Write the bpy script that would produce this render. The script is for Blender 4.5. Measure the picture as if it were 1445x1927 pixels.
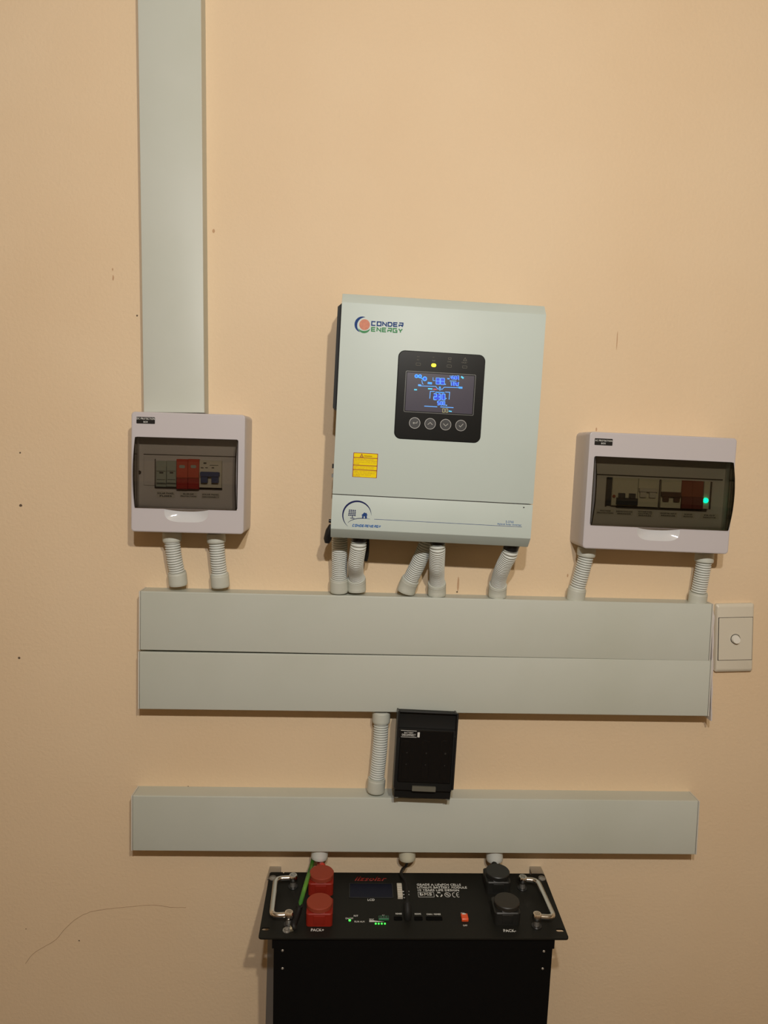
import bpy, bmesh, math, random
from mathutils import Vector, Matrix
random.seed(7)
PI = math.pi
C = bpy.context.scene.collection
for o in list(bpy.data.objects): bpy.data.objects.remove(o)

# ------------------------------------------------------------------ camera, light, exposure
YAW, PITCH, ROLL = math.radians(2.2159), math.radians(-4.5045), math.radians(2.1089)
CAM = Vector((0.0, -1.34, 1.347)); FPX = 1447.0
F_ = Vector((math.sin(YAW)*math.cos(PITCH), math.cos(YAW)*math.cos(PITCH), math.sin(PITCH)))
R0 = Vector((math.cos(YAW), -math.sin(YAW), 0)); U0 = R0.cross(F_)
R_ = R0*math.cos(ROLL) + U0*math.sin(ROLL); U_ = -R0*math.sin(ROLL) + U0*math.cos(ROLL)
cd = bpy.data.cameras.new('camera'); cam = bpy.data.objects.new('camera', cd); C.objects.link(cam)
cam.matrix_world = Matrix.Translation(CAM) @ Matrix((R_, U_, -F_)).transposed().to_4x4()
cd.sensor_fit = 'VERTICAL'; cd.sensor_height = 36.0; cd.lens = 36.0*FPX/1927.0
cd.clip_start = 0.01
bpy.context.scene.camera = cam
vs = bpy.context.scene.view_settings
vs.view_transform = 'Standard'; vs.look = 'None'; vs.gamma = 1; vs.use_curve_mapping = False
vs.exposure = 0.0
world = bpy.data.worlds.new('world'); bpy.context.scene.world = world; world.use_nodes = True
bg = world.node_tree.nodes['Background']; bg.inputs[0].default_value = (1, .85, .68, 1); bg.inputs[1].default_value = 0.0
def bulb(name, loc, col, watt, rad=.020):
    l = bpy.data.lights.new(name, 'POINT'); l.color = col; l.energy = watt; l.shadow_soft_size = rad
    o = bpy.data.objects.new(name, l); C.objects.link(o); o.location = loc
bulb('warm_bulb', (0.235, -1.70, 1.985), (1.0, .91, .77), 47)
bulb('cool_bulb', (-0.005, -1.70, 1.985), (.97, 1.0, 1.06), 38)

# ------------------------------------------------------------------ helpers
def ray(px, py): return (F_*FPX + R_*(px-722.5) - U_*(py-963.5))
def W(px, py, d=0.0):                      # point standing d metres out from the wall
    r = ray(px, py); return CAM + r*((-d - CAM.y)/r.y)
def L(M, px, py, val, axis=2):             # pixel -> local point on plane axis = val of frame M
    Mi = M.inverted(); o = Mi @ CAM; r = Mi.to_3x3() @ ray(px, py)
    return o + r*((val-o[axis])/r[axis])
def wallframe(x, z, roll=0.0):
    return Matrix.Translation((x, 0, z)) @ Matrix.Rotation(roll, 4, 'Y') @ Matrix.Rotation(PI/2, 4, 'X')
def fit(corners, d):
    a, b, c, e = [W(px, py, d) for px, py in corners]
    m = (a+b+c+e)/4
    w = ((b-a).length+(c-e).length)/2; h = ((a-e).length+(b-c).length)/2
    r1 = math.atan2(-(b.z-a.z), b.x-a.x); r2 = math.atan2(-(c.z-e.z), c.x-e.x)
    r3 = math.atan2(a.x-e.x, a.z-e.z); r4 = math.atan2(b.x-c.x, b.z-c.z)
    return wallframe(m.x, m.z, (r1+r2+r3+r4)/4), w, h

def mat(name, col, rough=.5, metal=0, spec=.5, bump=None, emit=None, coat=0, vary=None):
    m = bpy.data.materials.new(name); m.use_nodes = True; nt = m.node_tree; b = nt.nodes['Principled BSDF']
    b.inputs['Base Color'].default_value = (*col, 1); b.inputs['Roughness'].default_value = rough
    b.inputs['Metallic'].default_value = metal; b.inputs['Specular IOR Level'].default_value = spec
    b.inputs['Coat Weight'].default_value = coat
    if emit: b.inputs['Emission Color'].default_value = (*emit[0], 1); b.inputs['Emission Strength'].default_value = emit[1]
    tc = None
    def coord():
        nonlocal tc
        if not tc: tc = nt.nodes.new('ShaderNodeTexCoord')
        return tc.outputs['Object']
    if bump:
        n = nt.nodes.new('ShaderNodeTexNoise'); n.inputs['Scale'].default_value = bump[0]; n.inputs['Detail'].default_value = 6
        nt.links.new(coord(), n.inputs['Vector'])
        bp = nt.nodes.new('ShaderNodeBump'); bp.inputs['Strength'].default_value = bump[1]; bp.inputs['Distance'].default_value = bump[2]
        nt.links.new(n.outputs['Fac'], bp.inputs['Height']); nt.links.new(bp.outputs['Normal'], b.inputs['Normal'])
    if vary:                                # (scale, other colour, lo, hi)
        n = nt.nodes.new('ShaderNodeTexNoise'); n.inputs['Scale'].default_value = vary[0]; n.inputs['Detail'].default_value = 5
        nt.links.new(coord(), n.inputs['Vector'])
        mr = nt.nodes.new('ShaderNodeMapRange'); mr.inputs['From Min'].default_value = vary[2]; mr.inputs['From Max'].default_value = vary[3]
        nt.links.new(n.outputs['Fac'], mr.inputs['Value'])
        mx = nt.nodes.new('ShaderNodeMix'); mx.data_type = 'RGBA'
        mx.inputs[6].default_value = (*col, 1); mx.inputs[7].default_value = (*vary[1], 1)
        nt.links.new(mr.outputs['Result'], mx.inputs[0]); nt.links.new(mx.outputs[2], b.inputs['Base Color'])
    return m
def tinted(name, t, fr=.05, rough=.03):
    m = bpy.data.materials.new(name); m.use_nodes = True; nt = m.node_tree
    nt.nodes.remove(nt.nodes['Principled BSDF']); out = nt.nodes['Material Output']
    tr = nt.nodes.new('ShaderNodeBsdfTransparent'); tr.inputs[0].default_value = (*t, 1)
    gl = nt.nodes.new('ShaderNodeBsdfGlossy'); gl.inputs['Roughness'].default_value = rough
    lw = nt.nodes.new('ShaderNodeFresnel'); lw.inputs['IOR'].default_value = 1.45
    mx = nt.nodes.new('ShaderNodeMixShader')
    nt.links.new(lw.outputs[0], mx.inputs[0]); nt.links.new(tr.outputs[0], mx.inputs[1]); nt.links.new(gl.outputs[0], mx.inputs[2])
    nt.links.new(mx.outputs[0], out.inputs[0]); return m

M_WALL = mat('peach_paint', (.77, .597, .395), .62, spec=.25, bump=(170, .35, .0016), vary=(2.6, (.735, .553, .352), .35, .75))
M_TRUNK = mat('trunking_pvc', (.55, .57, .50), .42, spec=.35, vary=(5, (.51, .53, .45), .45, .8))
M_TRUNKEND = mat('trunking_end_pvc', (.62, .60, .53), .45)
M_CONDUIT = mat('conduit_pvc', (.68, .70, .65), .38, vary=(20, (.64, .66, .60), .4, .8))
M_COUPLER = mat('coupler_pvc', (.58, .59, .51), .5, vary=(30, (.50, .51, .43), .4, .8))
M_CREAMCPL = mat('cream_coupler_pvc', (.60, .58, .44), .5)
M_INV = mat('inverter_paint', (.53, .60, .555), .45, spec=.35, bump=(900, .08, .0003), vary=(6, (.50, .57, .525), .5, .8))
M_INVS = mat('inverter_side_paint', (.42, .42, .38), .5)
M_BOX = mat('board_plastic', (.545, .51, .515), .35, spec=.45)
M_BOXIN = mat('board_inner_plastic', (.55, .52, .50), .5)
M_SCOOP = mat('board_glossy_plastic', (.62, .62, .62), .12, spec=.6)
M_BLK = mat('black_plastic', (.012, .012, .012), .35)
M_BLKM = mat('matte_black', (.010, .010, .009), .6, spec=.3)
M_BEZEL = mat('black_bezel', (.007, .007, .006), .3, spec=.14)
M_SCREEN = mat('screen_glass', (.035, .030, .042), .25, spec=.4, emit=((.35, .30, .45), .045))  # purple-grey reflection on the glass put into its colour and faint glow
M_FRAME = mat('screen_outline', (.10, .10, .09), .4)
M_ICON = mat('dim_print', (.16, .155, .13), .7, spec=.1)
M_LCDB = mat('screen_blue', (0, .1, .3), .5, emit=((.03, .30, 1.0), 1.1))
M_LCDD = mat('screen_deep_blue', (0, .03, .3), .5, emit=((.0, .04, .80), .6))
M_LCDW = mat('screen_white_blue', (.05, .1, .2), .6, spec=.1, emit=((.13, .42, 1.0), 1.0))
M_LCDC = mat('screen_cyan', (0, .1, .15), .6, spec=.1, emit=((.16, .72, 1.0), .9))
M_LCDR = mat('screen_red', (.3, .02, .05), .5, emit=((.5, .07, .12), .6))
M_LCDY = mat('screen_yellow', (.2, .2, .08), .5, emit=((.5, .48, .22), .5))
M_LEDY = mat('yellow_led', (.9, .7, 0), .3, emit=((1.0, .78, .0), 1.4))
M_LEDG = mat('green_led', (0, .6, .1), .3, emit=((.08, 1.0, .08), 1.6))
M_LEDT = mat('teal_led', (0, .8, .5), .3, emit=((.0, 1.0, .5), 5.0))
M_RING = mat('button_ring', (.30, .30, .29), .3, metal=.6)
M_NAVY = mat('navy_print', (.025, .06, .20), .75, spec=.12)
M_NAVYD = mat('dark_navy_print', (.018, .022, .09), .75, spec=.12)
M_BLUEP = mat('blue_print', (.015, .11, .36), .75, spec=.12)
M_GREENP = mat('green_print', (.08, .27, .12), .75, spec=.12)
M_ORANGEP = mat('orange_print', (.55, .16, .06), .5, vary=(300, (.45, .12, .05), .4, .7))
M_INK = mat('black_print', (.012, .012, .014), .5)
M_YEL = mat('yellow_sticker', (.86, .66, .0), .6, spec=.15)
M_REDP = mat('red_brown_print', (.28, .04, .0), .5)
M_WHT = mat('white_print', (.66, .66, .62), .5)
M_GREY = mat('grey_print', (.34, .34, .31), .5)
M_STICK = mat('black_sticker', (.008, .008, .008), .3)
M_RED = mat('surge_red', (.52, .075, .035), .4, vary=(60, (.46, .06, .03), .4, .7))
M_REDD = mat('surge_dark_red', (.30, .010, .012), .4)
M_REDB = mat('brown_surge_red', (.25, .065, .035), .5)  # darker, browner red for the cartridges in the right box
M_REDBD = mat('brown_surge_dark_red', (.15, .028, .025), .5)
M_SLOT = mat('slot_gap', (.07, .058, .045), .8)
M_FUSE = mat('fuse_grey_green', (.30, .34, .29), .5)
M_BRK = mat('breaker_cream', (.56, .53, .43), .45)
M_BTOG = mat('breaker_blue', (.03, .055, .16), .35)
M_DTOG = mat('breaker_dark_toggle', (.03, .035, .045), .35)
M_BRTOG = mat('breaker_brown_toggle', (.07, .035, .03), .35)
M_SWC = mat('switch_cream', (.66, .61, .49), .4)
M_SWR = mat('switch_rocker_white', (.72, .70, .62), .3)
M_GAP = mat('dark_gap', (.03, .025, .02), .8)
M_CHROME = mat('chrome', (.72, .70, .66), .14, metal=1)
M_STEEL = mat('galvanised_steel', (.42, .40, .36), .35, metal=.75)
M_PANEL = mat('battery_panel_paint', (.011, .0105, .008), .5, spec=.22)
M_BODY = mat('battery_body_paint', (.0045, .0045, .0045), .55, spec=.12)
M_CRED = mat('connector_red', (.25, .015, .006), .55, spec=.3)
M_CREDT = mat('connector_red_cap_lit', (.28, .046, .022), .65, spec=.25)  # grazing light on the cap tops painted in as a browner, lighter red
M_CBLK = mat('connector_black', (.013, .013, .011), .45)
M_WRED = mat('red_cable', (.62, .03, .012), .4)
M_WGRN = mat('green_cable', (.035, .17, .02), .45, vary=(25, (.085, .24, .02), .45, .6))
M_WBLK = mat('black_cable', (.009, .008, .007), .5, spec=.25)
M_DISPB = mat('battery_display', (.004, .005, .016), .3, spec=.2)
M_TERM = mat('terminal_white', (.55, .51, .42), .5)
M_TGRN = mat('terminal_green', (.03, .15, .07), .5)
M_ORNG = mat('orange_switch', (.75, .09, .02), .35)
M_BRASS = mat('lug', (.45, .40, .28), .3, metal=.8)
M_CRACK = mat('crack', (.38, .25, .15), .9)
M_SPECK = mat('speck', (.12, .08, .05), .8)
M_STAIN = mat('brown_stain', (.52, .33, .19), .9)
M_CAULK = mat('white_caulk', (.66, .62, .60), .6, bump=(90, .5, .002))
M_CEIL = mat('ceiling_paint', (.22, .17, .11), .8)
M_FLOOR = mat('floor_tile', (.10, .07, .045), .5)
M_GLASS_DC = tinted('smoked_pane_light', (.70, .675, .635))
M_GLASS_AC = tinted('smoked_pane_dark', (.635, .615, .555))
M_SMOKE = mat('smoked_black_cover', (.006, .006, .006), .18, spec=.45)
M_LBL = mat('paper_label', (.50, .47, .42), .7)
M_NAMEPL = mat('grey_nameplate', (.13, .125, .095), .6)

class MB:
    def __init__(s): s.bm = bmesh.new()
    def loft(s, prof, seg=6, cap0=True, cap1=True):
        """prof: (n, w, h, r, cu, cv): rounded rectangles stacked along n"""
        rings = []
        for (n, w, h, r, cu, cv) in prof:
            r = max(min(r, w/2-1e-5, h/2-1e-5), 1e-5); ring = []
            for k, (sx, sy) in enumerate(((1, 1), (-1, 1), (-1, -1), (1, -1))):
                ox, oy = cu+sx*(w/2-r), cv+sy*(h/2-r)
                for i in range(seg+1):
                    a = PI/2*k + PI/2*i/seg
                    ring.append(s.bm.verts.new((ox+r*math.cos(a), oy+r*math.sin(a), n)))
            rings.append(ring)
        for a, b in zip(rings, rings[1:]):
            for i in range(len(a)):
                j = (i+1) % len(a); s.bm.faces.new((a[i], a[j], b[j], b[i]))
        if cap0: s.bm.faces.new(rings[0][::-1])
        if cap1: s.bm.faces.new(rings[-1])
        return s
    def box(s, u0, u1, v0, v1, n0, n1, r=.0004, b=.0003, seg=3):
        w, h, cu, cv = u1-u0, v1-v0, (u0+u1)/2, (v0+v1)/2; b = min(b, w/3, h/3, abs(n1-n0)/2)
        return s.loft([(n0, w, h, r, cu, cv), (n1-b, w, h, r, cu, cv), (n1, w-2*b, h-2*b, max(r-b, 1e-5), cu, cv)], seg)
    def cyl(s, p0, p1, r0, r1=None, seg=20, rim=0):
        p0, p1 = Vector(p0), Vector(p1); r1 = r0 if r1 is None else r1
        d = (p1-p0).normalized()
        st = [(p0, r0), (p1, r1)] if not rim else [(p0, r0), (p1-d*rim, r1), (p1, r1-rim)]
        return s.tube([p for p, _ in st], [r for _, r in st], seg)
    def tube(s, pts, rad, seg=12, cap=True):
        pts = [Vector(p) for p in pts]
        if not hasattr(rad, '__len__'): rad = [rad]*len(pts)
        T = []
        for i in range(len(pts)):
            a = pts[max(i-1, 0)]; b = pts[min(i+1, len(pts)-1)]; T.append((b-a).normalized())
        N = T[0].orthogonal().normalized(); prev = None; first = None
        for i, p in enumerate(pts):
            N = (N - T[i]*N.dot(T[i])).normalized(); B = T[i].cross(N)
            ring = [s.bm.verts.new(p + (N*math.cos(2*PI*k/seg) + B*math.sin(2*PI*k/seg))*rad[i]) for k in range(seg)]
            if prev:
                for k in range(seg):
                    j = (k+1) % seg; s.bm.faces.new((prev[k], prev[j], ring[j], ring[k]))
            else: first = ring
            prev = ring
        if cap: s.bm.faces.new(first[::-1]); s.bm.faces.new(prev)
        return s
    def poly(s, pts, n0, n1):
        """extrude polygon of (u, v) between n0 and n1"""
        a = [s.bm.verts.new((p[0], p[1], n0)) for p in pts]; b = [s.bm.verts.new((p[0], p[1], n1)) for p in pts]
        for i in range(len(pts)):
            j = (i+1) % len(pts); s.bm.faces.new((a[i], a[j], b[j], b[i]))
        s.bm.faces.new(a[::-1]); s.bm.faces.new(b); return s
    def prof(s, pts, u0, u1, bev=0):
        """extrude a side profile of (v, n) along u"""
        a = [s.bm.verts.new((u0, p[0], p[1])) for p in pts]; b = [s.bm.verts.new((u1, p[0], p[1])) for p in pts]
        fs = []
        for i in range(len(pts)):
            j = (i+1) % len(pts); fs.append(s.bm.faces.new((a[i], a[j], b[j], b[i])))
        fs.append(s.bm.faces.new(a[::-1])); fs.append(s.bm.faces.new(b))
        if bev:
            es = list({e for f in fs for e in f.edges})
            bmesh.ops.bevel(s.bm, geom=es, offset=bev, segments=2, affect='EDGES', profile=.6)
        return s
    def ribbon(s, pts, w, n0, n1, closed=False):
        """flat stroke through (u, v) points; w a number or a list of widths; mitred"""
        P = [Vector((p[0], p[1])) for p in pts]; m = len(P)
        ws = w if hasattr(w, '__len__') else [w]*m
        Lf, Rt = [], []
        for i in range(m):
            a = P[i-1] if (i > 0 or closed) else None; b = P[(i+1) % m] if (i < m-1 or closed) else None
            d1 = (P[i]-a).normalized() if a is not None else None; d2 = (b-P[i]).normalized() if b is not None else None
            if d1 is None: d1 = d2
            if d2 is None: d2 = d1
            t = (d1+d2)
            t = t.normalized() if t.length > 1e-6 else d1
            nn = Vector((-t.y, t.x)); c = max(nn.dot(Vector((-d1.y, d1.x))), .45)
            o = nn*(ws[i]/2/c); Lf.append(P[i]+o); Rt.append(P[i]-o)
        rng = range(m if closed else m-1)
        for i in rng:
            j = (i+1) % m
            q = [Lf[i], Rt[i], Rt[j], Lf[j]]; s.k = (getattr(s, 'k', 0)+1) % 12
            try: s.poly(q, n0, n1+s.k*8e-6)
            except ValueError: pass
        return s
    def mesh(s, me, T=None):
        tmp = bmesh.new(); tmp.from_mesh(me)
        if T is not None: bmesh.ops.transform(tmp, matrix=T, verts=tmp.verts)
        me2 = bpy.data.meshes.new('t'); tmp.to_mesh(me2); s.bm.from_mesh(me2); tmp.free(); bpy.data.meshes.remove(me2); return s
    def shape(s, loops, n0, n1, bev=0):
        """filled 2D outline with holes, extruded n0..n1"""
        cu = bpy.data.curves.new('t', 'CURVE'); cu.dimensions = '2D'; cu.fill_mode = 'BOTH'
        cu.extrude = max((n1-n0)/2-bev, 1e-6); cu.bevel_depth = bev; cu.bevel_resolution = 1; cu.offset = -bev
        for lp in loops:
            sp = cu.splines.new('POLY'); sp.points.add(len(lp)-1); sp.use_cyclic_u = True
            for i, p in enumerate(lp): sp.points[i].co = (p[0], p[1], 0, 1)
        return s._curve(cu, Matrix.Translation((0, 0, (n0+n1)/2)))
    def _curve(s, cu, T):
        ob = bpy.data.objects.new('t', cu); C.objects.link(ob)
        bpy.context.view_layer.update()
        me = bpy.data.meshes.new_from_object(ob.evaluated_get(bpy.context.evaluated_depsgraph_get()))
        s.mesh(me, T); bpy.data.objects.remove(ob); bpy.data.curves.remove(cu); bpy.data.meshes.remove(me); return s
    def text(s, body, c, w, h, n, bold=0.0, shear=0.0, ang=0.0, thick=.00015):
        cu = bpy.data.curves.new('t', 'FONT'); cu.body = body; cu.size = 1; cu.offset = bold; cu.shear = shear; cu.resolution_u = 3
        cu.fill_mode = 'BOTH'; cu.space_character = 1.08
        ob = bpy.data.objects.new('t', cu); C.objects.link(ob); bpy.context.view_layer.update()
        me = bpy.data.meshes.new_from_object(ob.evaluated_get(bpy.context.evaluated_depsgraph_get()))
        bpy.data.objects.remove(ob); bpy.data.curves.remove(cu)
        xs = [v.co.x for v in me.vertices]; ys = [v.co.y for v in me.vertices]
        x0, x1, y0, y1 = min(xs), max(xs), min(ys), max(ys)
        sx = w/(x1-x0); sy = h/(y1-y0) if h else sx
        T = Matrix.Translation((c[0], c[1], n)) @ Matrix.Rotation(ang, 4, 'Z') @ Matrix.Diagonal((sx, sy, 1, 1)) @ Matrix.Translation((-(x0+x1)/2, -(y0+y1)/2, 0))
        tmp = bmesh.new(); tmp.from_mesh(me); bpy.data.meshes.remove(me)
        r = bmesh.ops.extrude_face_region(tmp, geom=list(tmp.faces))
        bmesh.ops.transform(tmp, matrix=T, verts=tmp.verts)
        for g in r['geom']:
            if isinstance(g, bmesh.types.BMVert): g.co.z += thick
        me2 = bpy.data.meshes.new('t'); tmp.to_mesh(me2); tmp.free(); s.bm.from_mesh(me2); bpy.data.meshes.remove(me2); return s
    def build(s, name, m, parent=None, M=None, angle=35, smooth=True):
        bmesh.ops.recalc_face_normals(s.bm, faces=s.bm.faces)
        me = bpy.data.meshes.new(name); s.bm.to_mesh(me); s.bm.free()
        me.materials.append(m)
        if smooth:
            me.polygons.foreach_set('use_smooth', [True]*len(me.polygons)); me.set_sharp_from_angle(angle=math.radians(angle))
        o = bpy.data.objects.new(name, me); C.objects.link(o)
        if parent: o.parent = parent
        if M is not None: o.matrix_world = M
        return o
def root(name, M, label, cat, group=None):
    o = bpy.data.objects.new(name, None); C.objects.link(o); o.empty_display_size = .02
    o.matrix_world = M; o['label'] = label; o['category'] = cat
    if group: o['group'] = group
    return o
def tag(o, label, cat, group=None):
    o['label'] = label; o['category'] = cat
    if group: o['group'] = group
    return o
def struct(o): o['kind'] = 'structure'; return o
def catmull(pts, step):
    P = [Vector(p) for p in pts]; P = [P[0]*2-P[1]] + P + [P[-1]*2-P[-2]]; out = []
    for i in range(1, len(P)-2):
        a, b, c, d = P[i-1], P[i], P[i+1], P[i+2]; n = max(2, int((c-b).length/step))
        for k in range(n):
            t = k/n; out.append(.5*((2*b)+(c-a)*t+(2*a-5*b+4*c-d)*t*t+(3*b-a-3*c+d)*t**3))
    out.append(P[-2]); return out
def resample(pts, step):
    out = [pts[0]]; acc = 0
    for a, b in zip(pts, pts[1:]):
        l = (b-a).length; t = step-acc
        while t <= l: out.append(a+(b-a)*(t/l)); t += step
        acc = l-(t-step)
    return out
def circle(c, r, n=28, ry=None): 
    ry = ry or r; return [(c[0]+r*math.cos(2*PI*i/n), c[1]+ry*math.sin(2*PI*i/n)) for i in range(n)]
def rrect(cu, cv, w, h, r, seg=5):
    out = []
    for k, (sx, sy) in enumerate(((1, 1), (-1, 1), (-1, -1), (1, -1))):
        for i in range(seg+1):
            a = PI/2*k+PI/2*i/seg; out.append((cu+sx*(w/2-r)+r*math.cos(a), cv+sy*(h/2-r)+r*math.sin(a)))
    return out

# ------------------------------------------------------------------ the room
def slab(name, x0, x1, y0, y1, z0, z1, m):
    b = MB(); b.box(x0, x1, y0, y1, z0, z1, b=.0001); return struct(b.build(name, m, smooth=False))
RX0, RX1, RY0, RZ = -2.6, 2.6, -5.0, 2.6
wall = slab('wall_back', RX0-.1, RX1+.1, 0, .12, 0, RZ, M_WALL)
slab('wall_left', RX0-.1, RX0, RY0, 0, 0, RZ, M_WALL); slab('wall_right', RX1, RX1+.1, RY0, 0, 0, RZ, M_WALL)
slab('wall_front', RX0-.1, RX1+.1, RY0-.1, RY0, 0, RZ, M_WALL)
slab('floor', RX0-.1, RX1+.1, RY0-.1, .12, -.1, 0, M_FLOOR); slab('ceiling', RX0-.1, RX1+.1, RY0-.1, .12, RZ, RZ+.1, M_CEIL)

# hairline crack and small marks on the plaster
crk = [(48, 1813), (62, 1795), (82, 1782), (105, 1768), (125, 1745), (150, 1725), (178, 1714), (225, 1708), (285, 1703), (320, 1707), (350, 1708)]
b = MB(); pts = catmull([W(x, y, 0)+Vector((0, -.0002, 0)) for x, y in crk], .006)
b.tube([p+Vector((0, 0, random.uniform(-.0004, .0004))) for p in pts], [.0003+.0001*random.random() for _ in pts], 5)
o = b.build('hairline_crack', M_CRACK, wall); o['label'] = 'fine curved hairline crack in the plaster'
b = MB()
def wp(x, y): p = W(x, y, 0); return (p.x, -.0, p.z)
def dot(b, x, y, r, ry=None):
    p = W(x, y, 0); n = 10
    vs_ = [b.bm.verts.new((p.x+r*(1+.3*random.random())*math.cos(2*PI*i/n), -.0003, p.z+(ry or r)*(1+.3*random.random())*math.sin(2*PI*i/n))) for i in range(n)]
    b.bm.faces.new(vs_); 
for x, y, r in ((39, 951, .0022), (36, 1238, .0019), (38, 852, .0013), (258, 594, .0013), (149, 1770, .0011), (49, 1748, .0008), (354, 1480, .001), (860, 1114, .0014)): dot(b, x, y, r)
b.build('paint_speck', M_SPECK, wall, smooth=False)
b = MB(); 
for x, y, r, ry in ((862, 1099, .0016, .011), (402, 435, .002, .0028), (213, 523, .0012, .004), (212, 507, .001, .002), (1161, 640, .0007, .014), (1068, 1083, .0012, .003), (1122, 808, .0012, .003)): dot(b, x, y, r, ry)
b.build('scuff_mark', M_STAIN, wall, smooth=False)

# ------------------------------------------------------------------ trunking
def trunk(name, corners, label, cat='trunking', seam_end=True, caps=(True, True), group='white wall trunkings', grow=(0, 0, 0, 0), d=.04):
    M, w, h = fit(corners, d); r = root(name, M, label, cat, group)
    u0, u1, v0, v1 = -w/2-grow[0], w/2+grow[1], -h/2-grow[2], h/2+grow[3]
    vert = (v1-v0) > (u1-u0)
    ch = MB()
    if vert: ch.box(u0+.0006, u1-.0006, v0, v1, 0, d-.004, r=.0005)
    else: ch.box(u0, u1, v0+.0006, v1-.0006, 0, d-.004, r=.0005)
    ch.build('channel', M_TRUNK, r)
    MB().loft([(d-.0042, u1-u0, v1-v0, .001, (u0+u1)/2, (v0+v1)/2), (d-.0012, u1-u0, v1-v0, .001, (u0+u1)/2, (v0+v1)/2),
               (d-.0003, u1-u0-.0010, v1-v0-.0010, .0009, (u0+u1)/2, (v0+v1)/2), (d, u1-u0-.0026, v1-v0-.0026, .0006, (u0+u1)/2, (v0+v1)/2)], 3).build('lid', M_TRUNK, r)
    for s, on in ((-1, caps[0]), (1, caps[1])):
        if on and not vert:
            e = u0 if s < 0 else u1
            a, c = (e-.0024, e-.0004) if s < 0 else (e+.0004, e+.0024)
            MB().box(a, c, v0, v1, 0, d+.0006, r=.0003, b=.0004).build('end_cap', M_TRUNKEND, r)
    return M, r, (u0, u1, v0, v1)
top_trunk = trunk('wall_trunking', [(267, 0), (386, 0), (377, 772), (262, 772)], 'tall vertical white cable trunking rising from the left breaker box', grow=(0, 0, 0, .40))
# trim the part that would pass the ceiling
for o in top_trunk[1].children:
    top = (RZ - top_trunk[0].translation.z)
    for v in o.data.vertices:
        if v.co.y > top: v.co.y = top - .0005
        if v.co.y < -.30: v.co.y += 0.0
_U = [(266, 1106), (1339, 1147)]; _S = [(1334, 1251), (263, 1217)]
T_UP = trunk('wall_trunking', [(265, 1106), (1338, 1143), (1335, 1250), (263, 1217)], 'upper length of the two stacked wide white trunkings below the inverter')
T_MID = trunk('wall_trunking', [(263, 1218.2), (1335, 1251.6), (1333, 1356), (262, 1326)], 'lower length of the two stacked wide white trunkings below the inverter')
T_LOW = trunk('wall_trunking', [(250, 1495), (1313, 1510), (1309, 1612), (249, 1597)], 'lowest single white trunking just above the black battery')
# caulk along the right end of the stacked pair, against the switch
b = MB(); n_ = 40; prev = None
for i in range(n_+1):
    t_ = i/n_; y_ = 1150+(1357-1150)*t_; x_ = 1337.5-3.5*t_
    p = W(x_, y_, .040); wv = .0085-.0030*t_+.0010*math.sin(i*.7)+.0006*random.random(); dp = .040-.003*(i < 2)
    ring = [b.bm.verts.new(q) for q in ((p.x+.0030, 0, p.z), (p.x+.0030, -dp, p.z), (p.x+.0030+wv*.45, -dp+.001, p.z), (p.x+.0030+wv, -.026+.006*t_, p.z), (p.x+.0032+wv*1.1, 0, p.z))]
    if prev:
        for k_ in range(5): b.bm.faces.new((prev[k_], prev[(k_+1) % 5], ring[(k_+1) % 5], ring[k_]))
    else: b.bm.faces.new(ring)
    prev = ring
b.bm.faces.new(prev[::-1])
tag(b.build('sealant_bead', M_CAULK), 'white sealant strip between stacked trunking end and the light switch', 'sealant')

# ------------------------------------------------------------------ light switch
M, w, h = fit([(1345, 1137), (1420, 1136), (1418, 1264), (1341, 1266)], .010)
r = root('light_switch', M, 'cream wall switch plate with single round rocker right of the trunking', 'light switch')
u0, u1, v0, v1 = -w/2+.004, w/2, -h/2, h/2
q0 = L(M, 1353, 1163, .01); q1 = L(M, 1416, 1241, .01)
MB().loft([(0, u1-u0, h, .004, (u0+u1)/2, 0), (.006, u1-u0, h, .004, (u0+u1)/2, 0), (.009, u1-u0-.004, h-.006, .003, (u0+u1)/2, 0), (.0098, u1-u0-.009, h-.012, .002, (u0+u1)/2, 0)]).build('face_plate', M_SWC, r)
mu0, mu1, mv1, mv0 = q0.x, q1.x-.002, q0.y, q1.y
MB().box(mu0-.0011, mu1+.0009, mv0-.0010, mv1+.0010, .009, .0100, r=.0008).build('module_gap', M_GAP, r)
MB().box(mu0, mu1, mv0, mv1, .009, .0112, r=.001, b=.0006).build('switch_module', M_SWC, r)
c = L(M, 1384, 1202.5, .012)
MB().shape([circle(c, .0088), circle(c, .0078)], .0108, .0116).build('rocker_ring', M_GAP, r)
b = MB(); b.loft([(.0108, .0156, .0156, .0078, c.x, c.y), (.0135, .0156, .0156, .0078, c.x, c.y), (.0165, .0130, .0130, .0065, c.x, c.y-.0004)], 8)
for v in b.bm.verts:
    if v.co.z > .013: v.co.z += (v.co.y-c.y)*-.28
rk = b.build('rocker', M_SWR, r)
MB().box(c.x-.0018, c.x+.0016, c.y+.0034, c.y+.0042, .0135, .0144, r=.0001, b=.0001).build('rocker_mark', M_GREY, rk)

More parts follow.
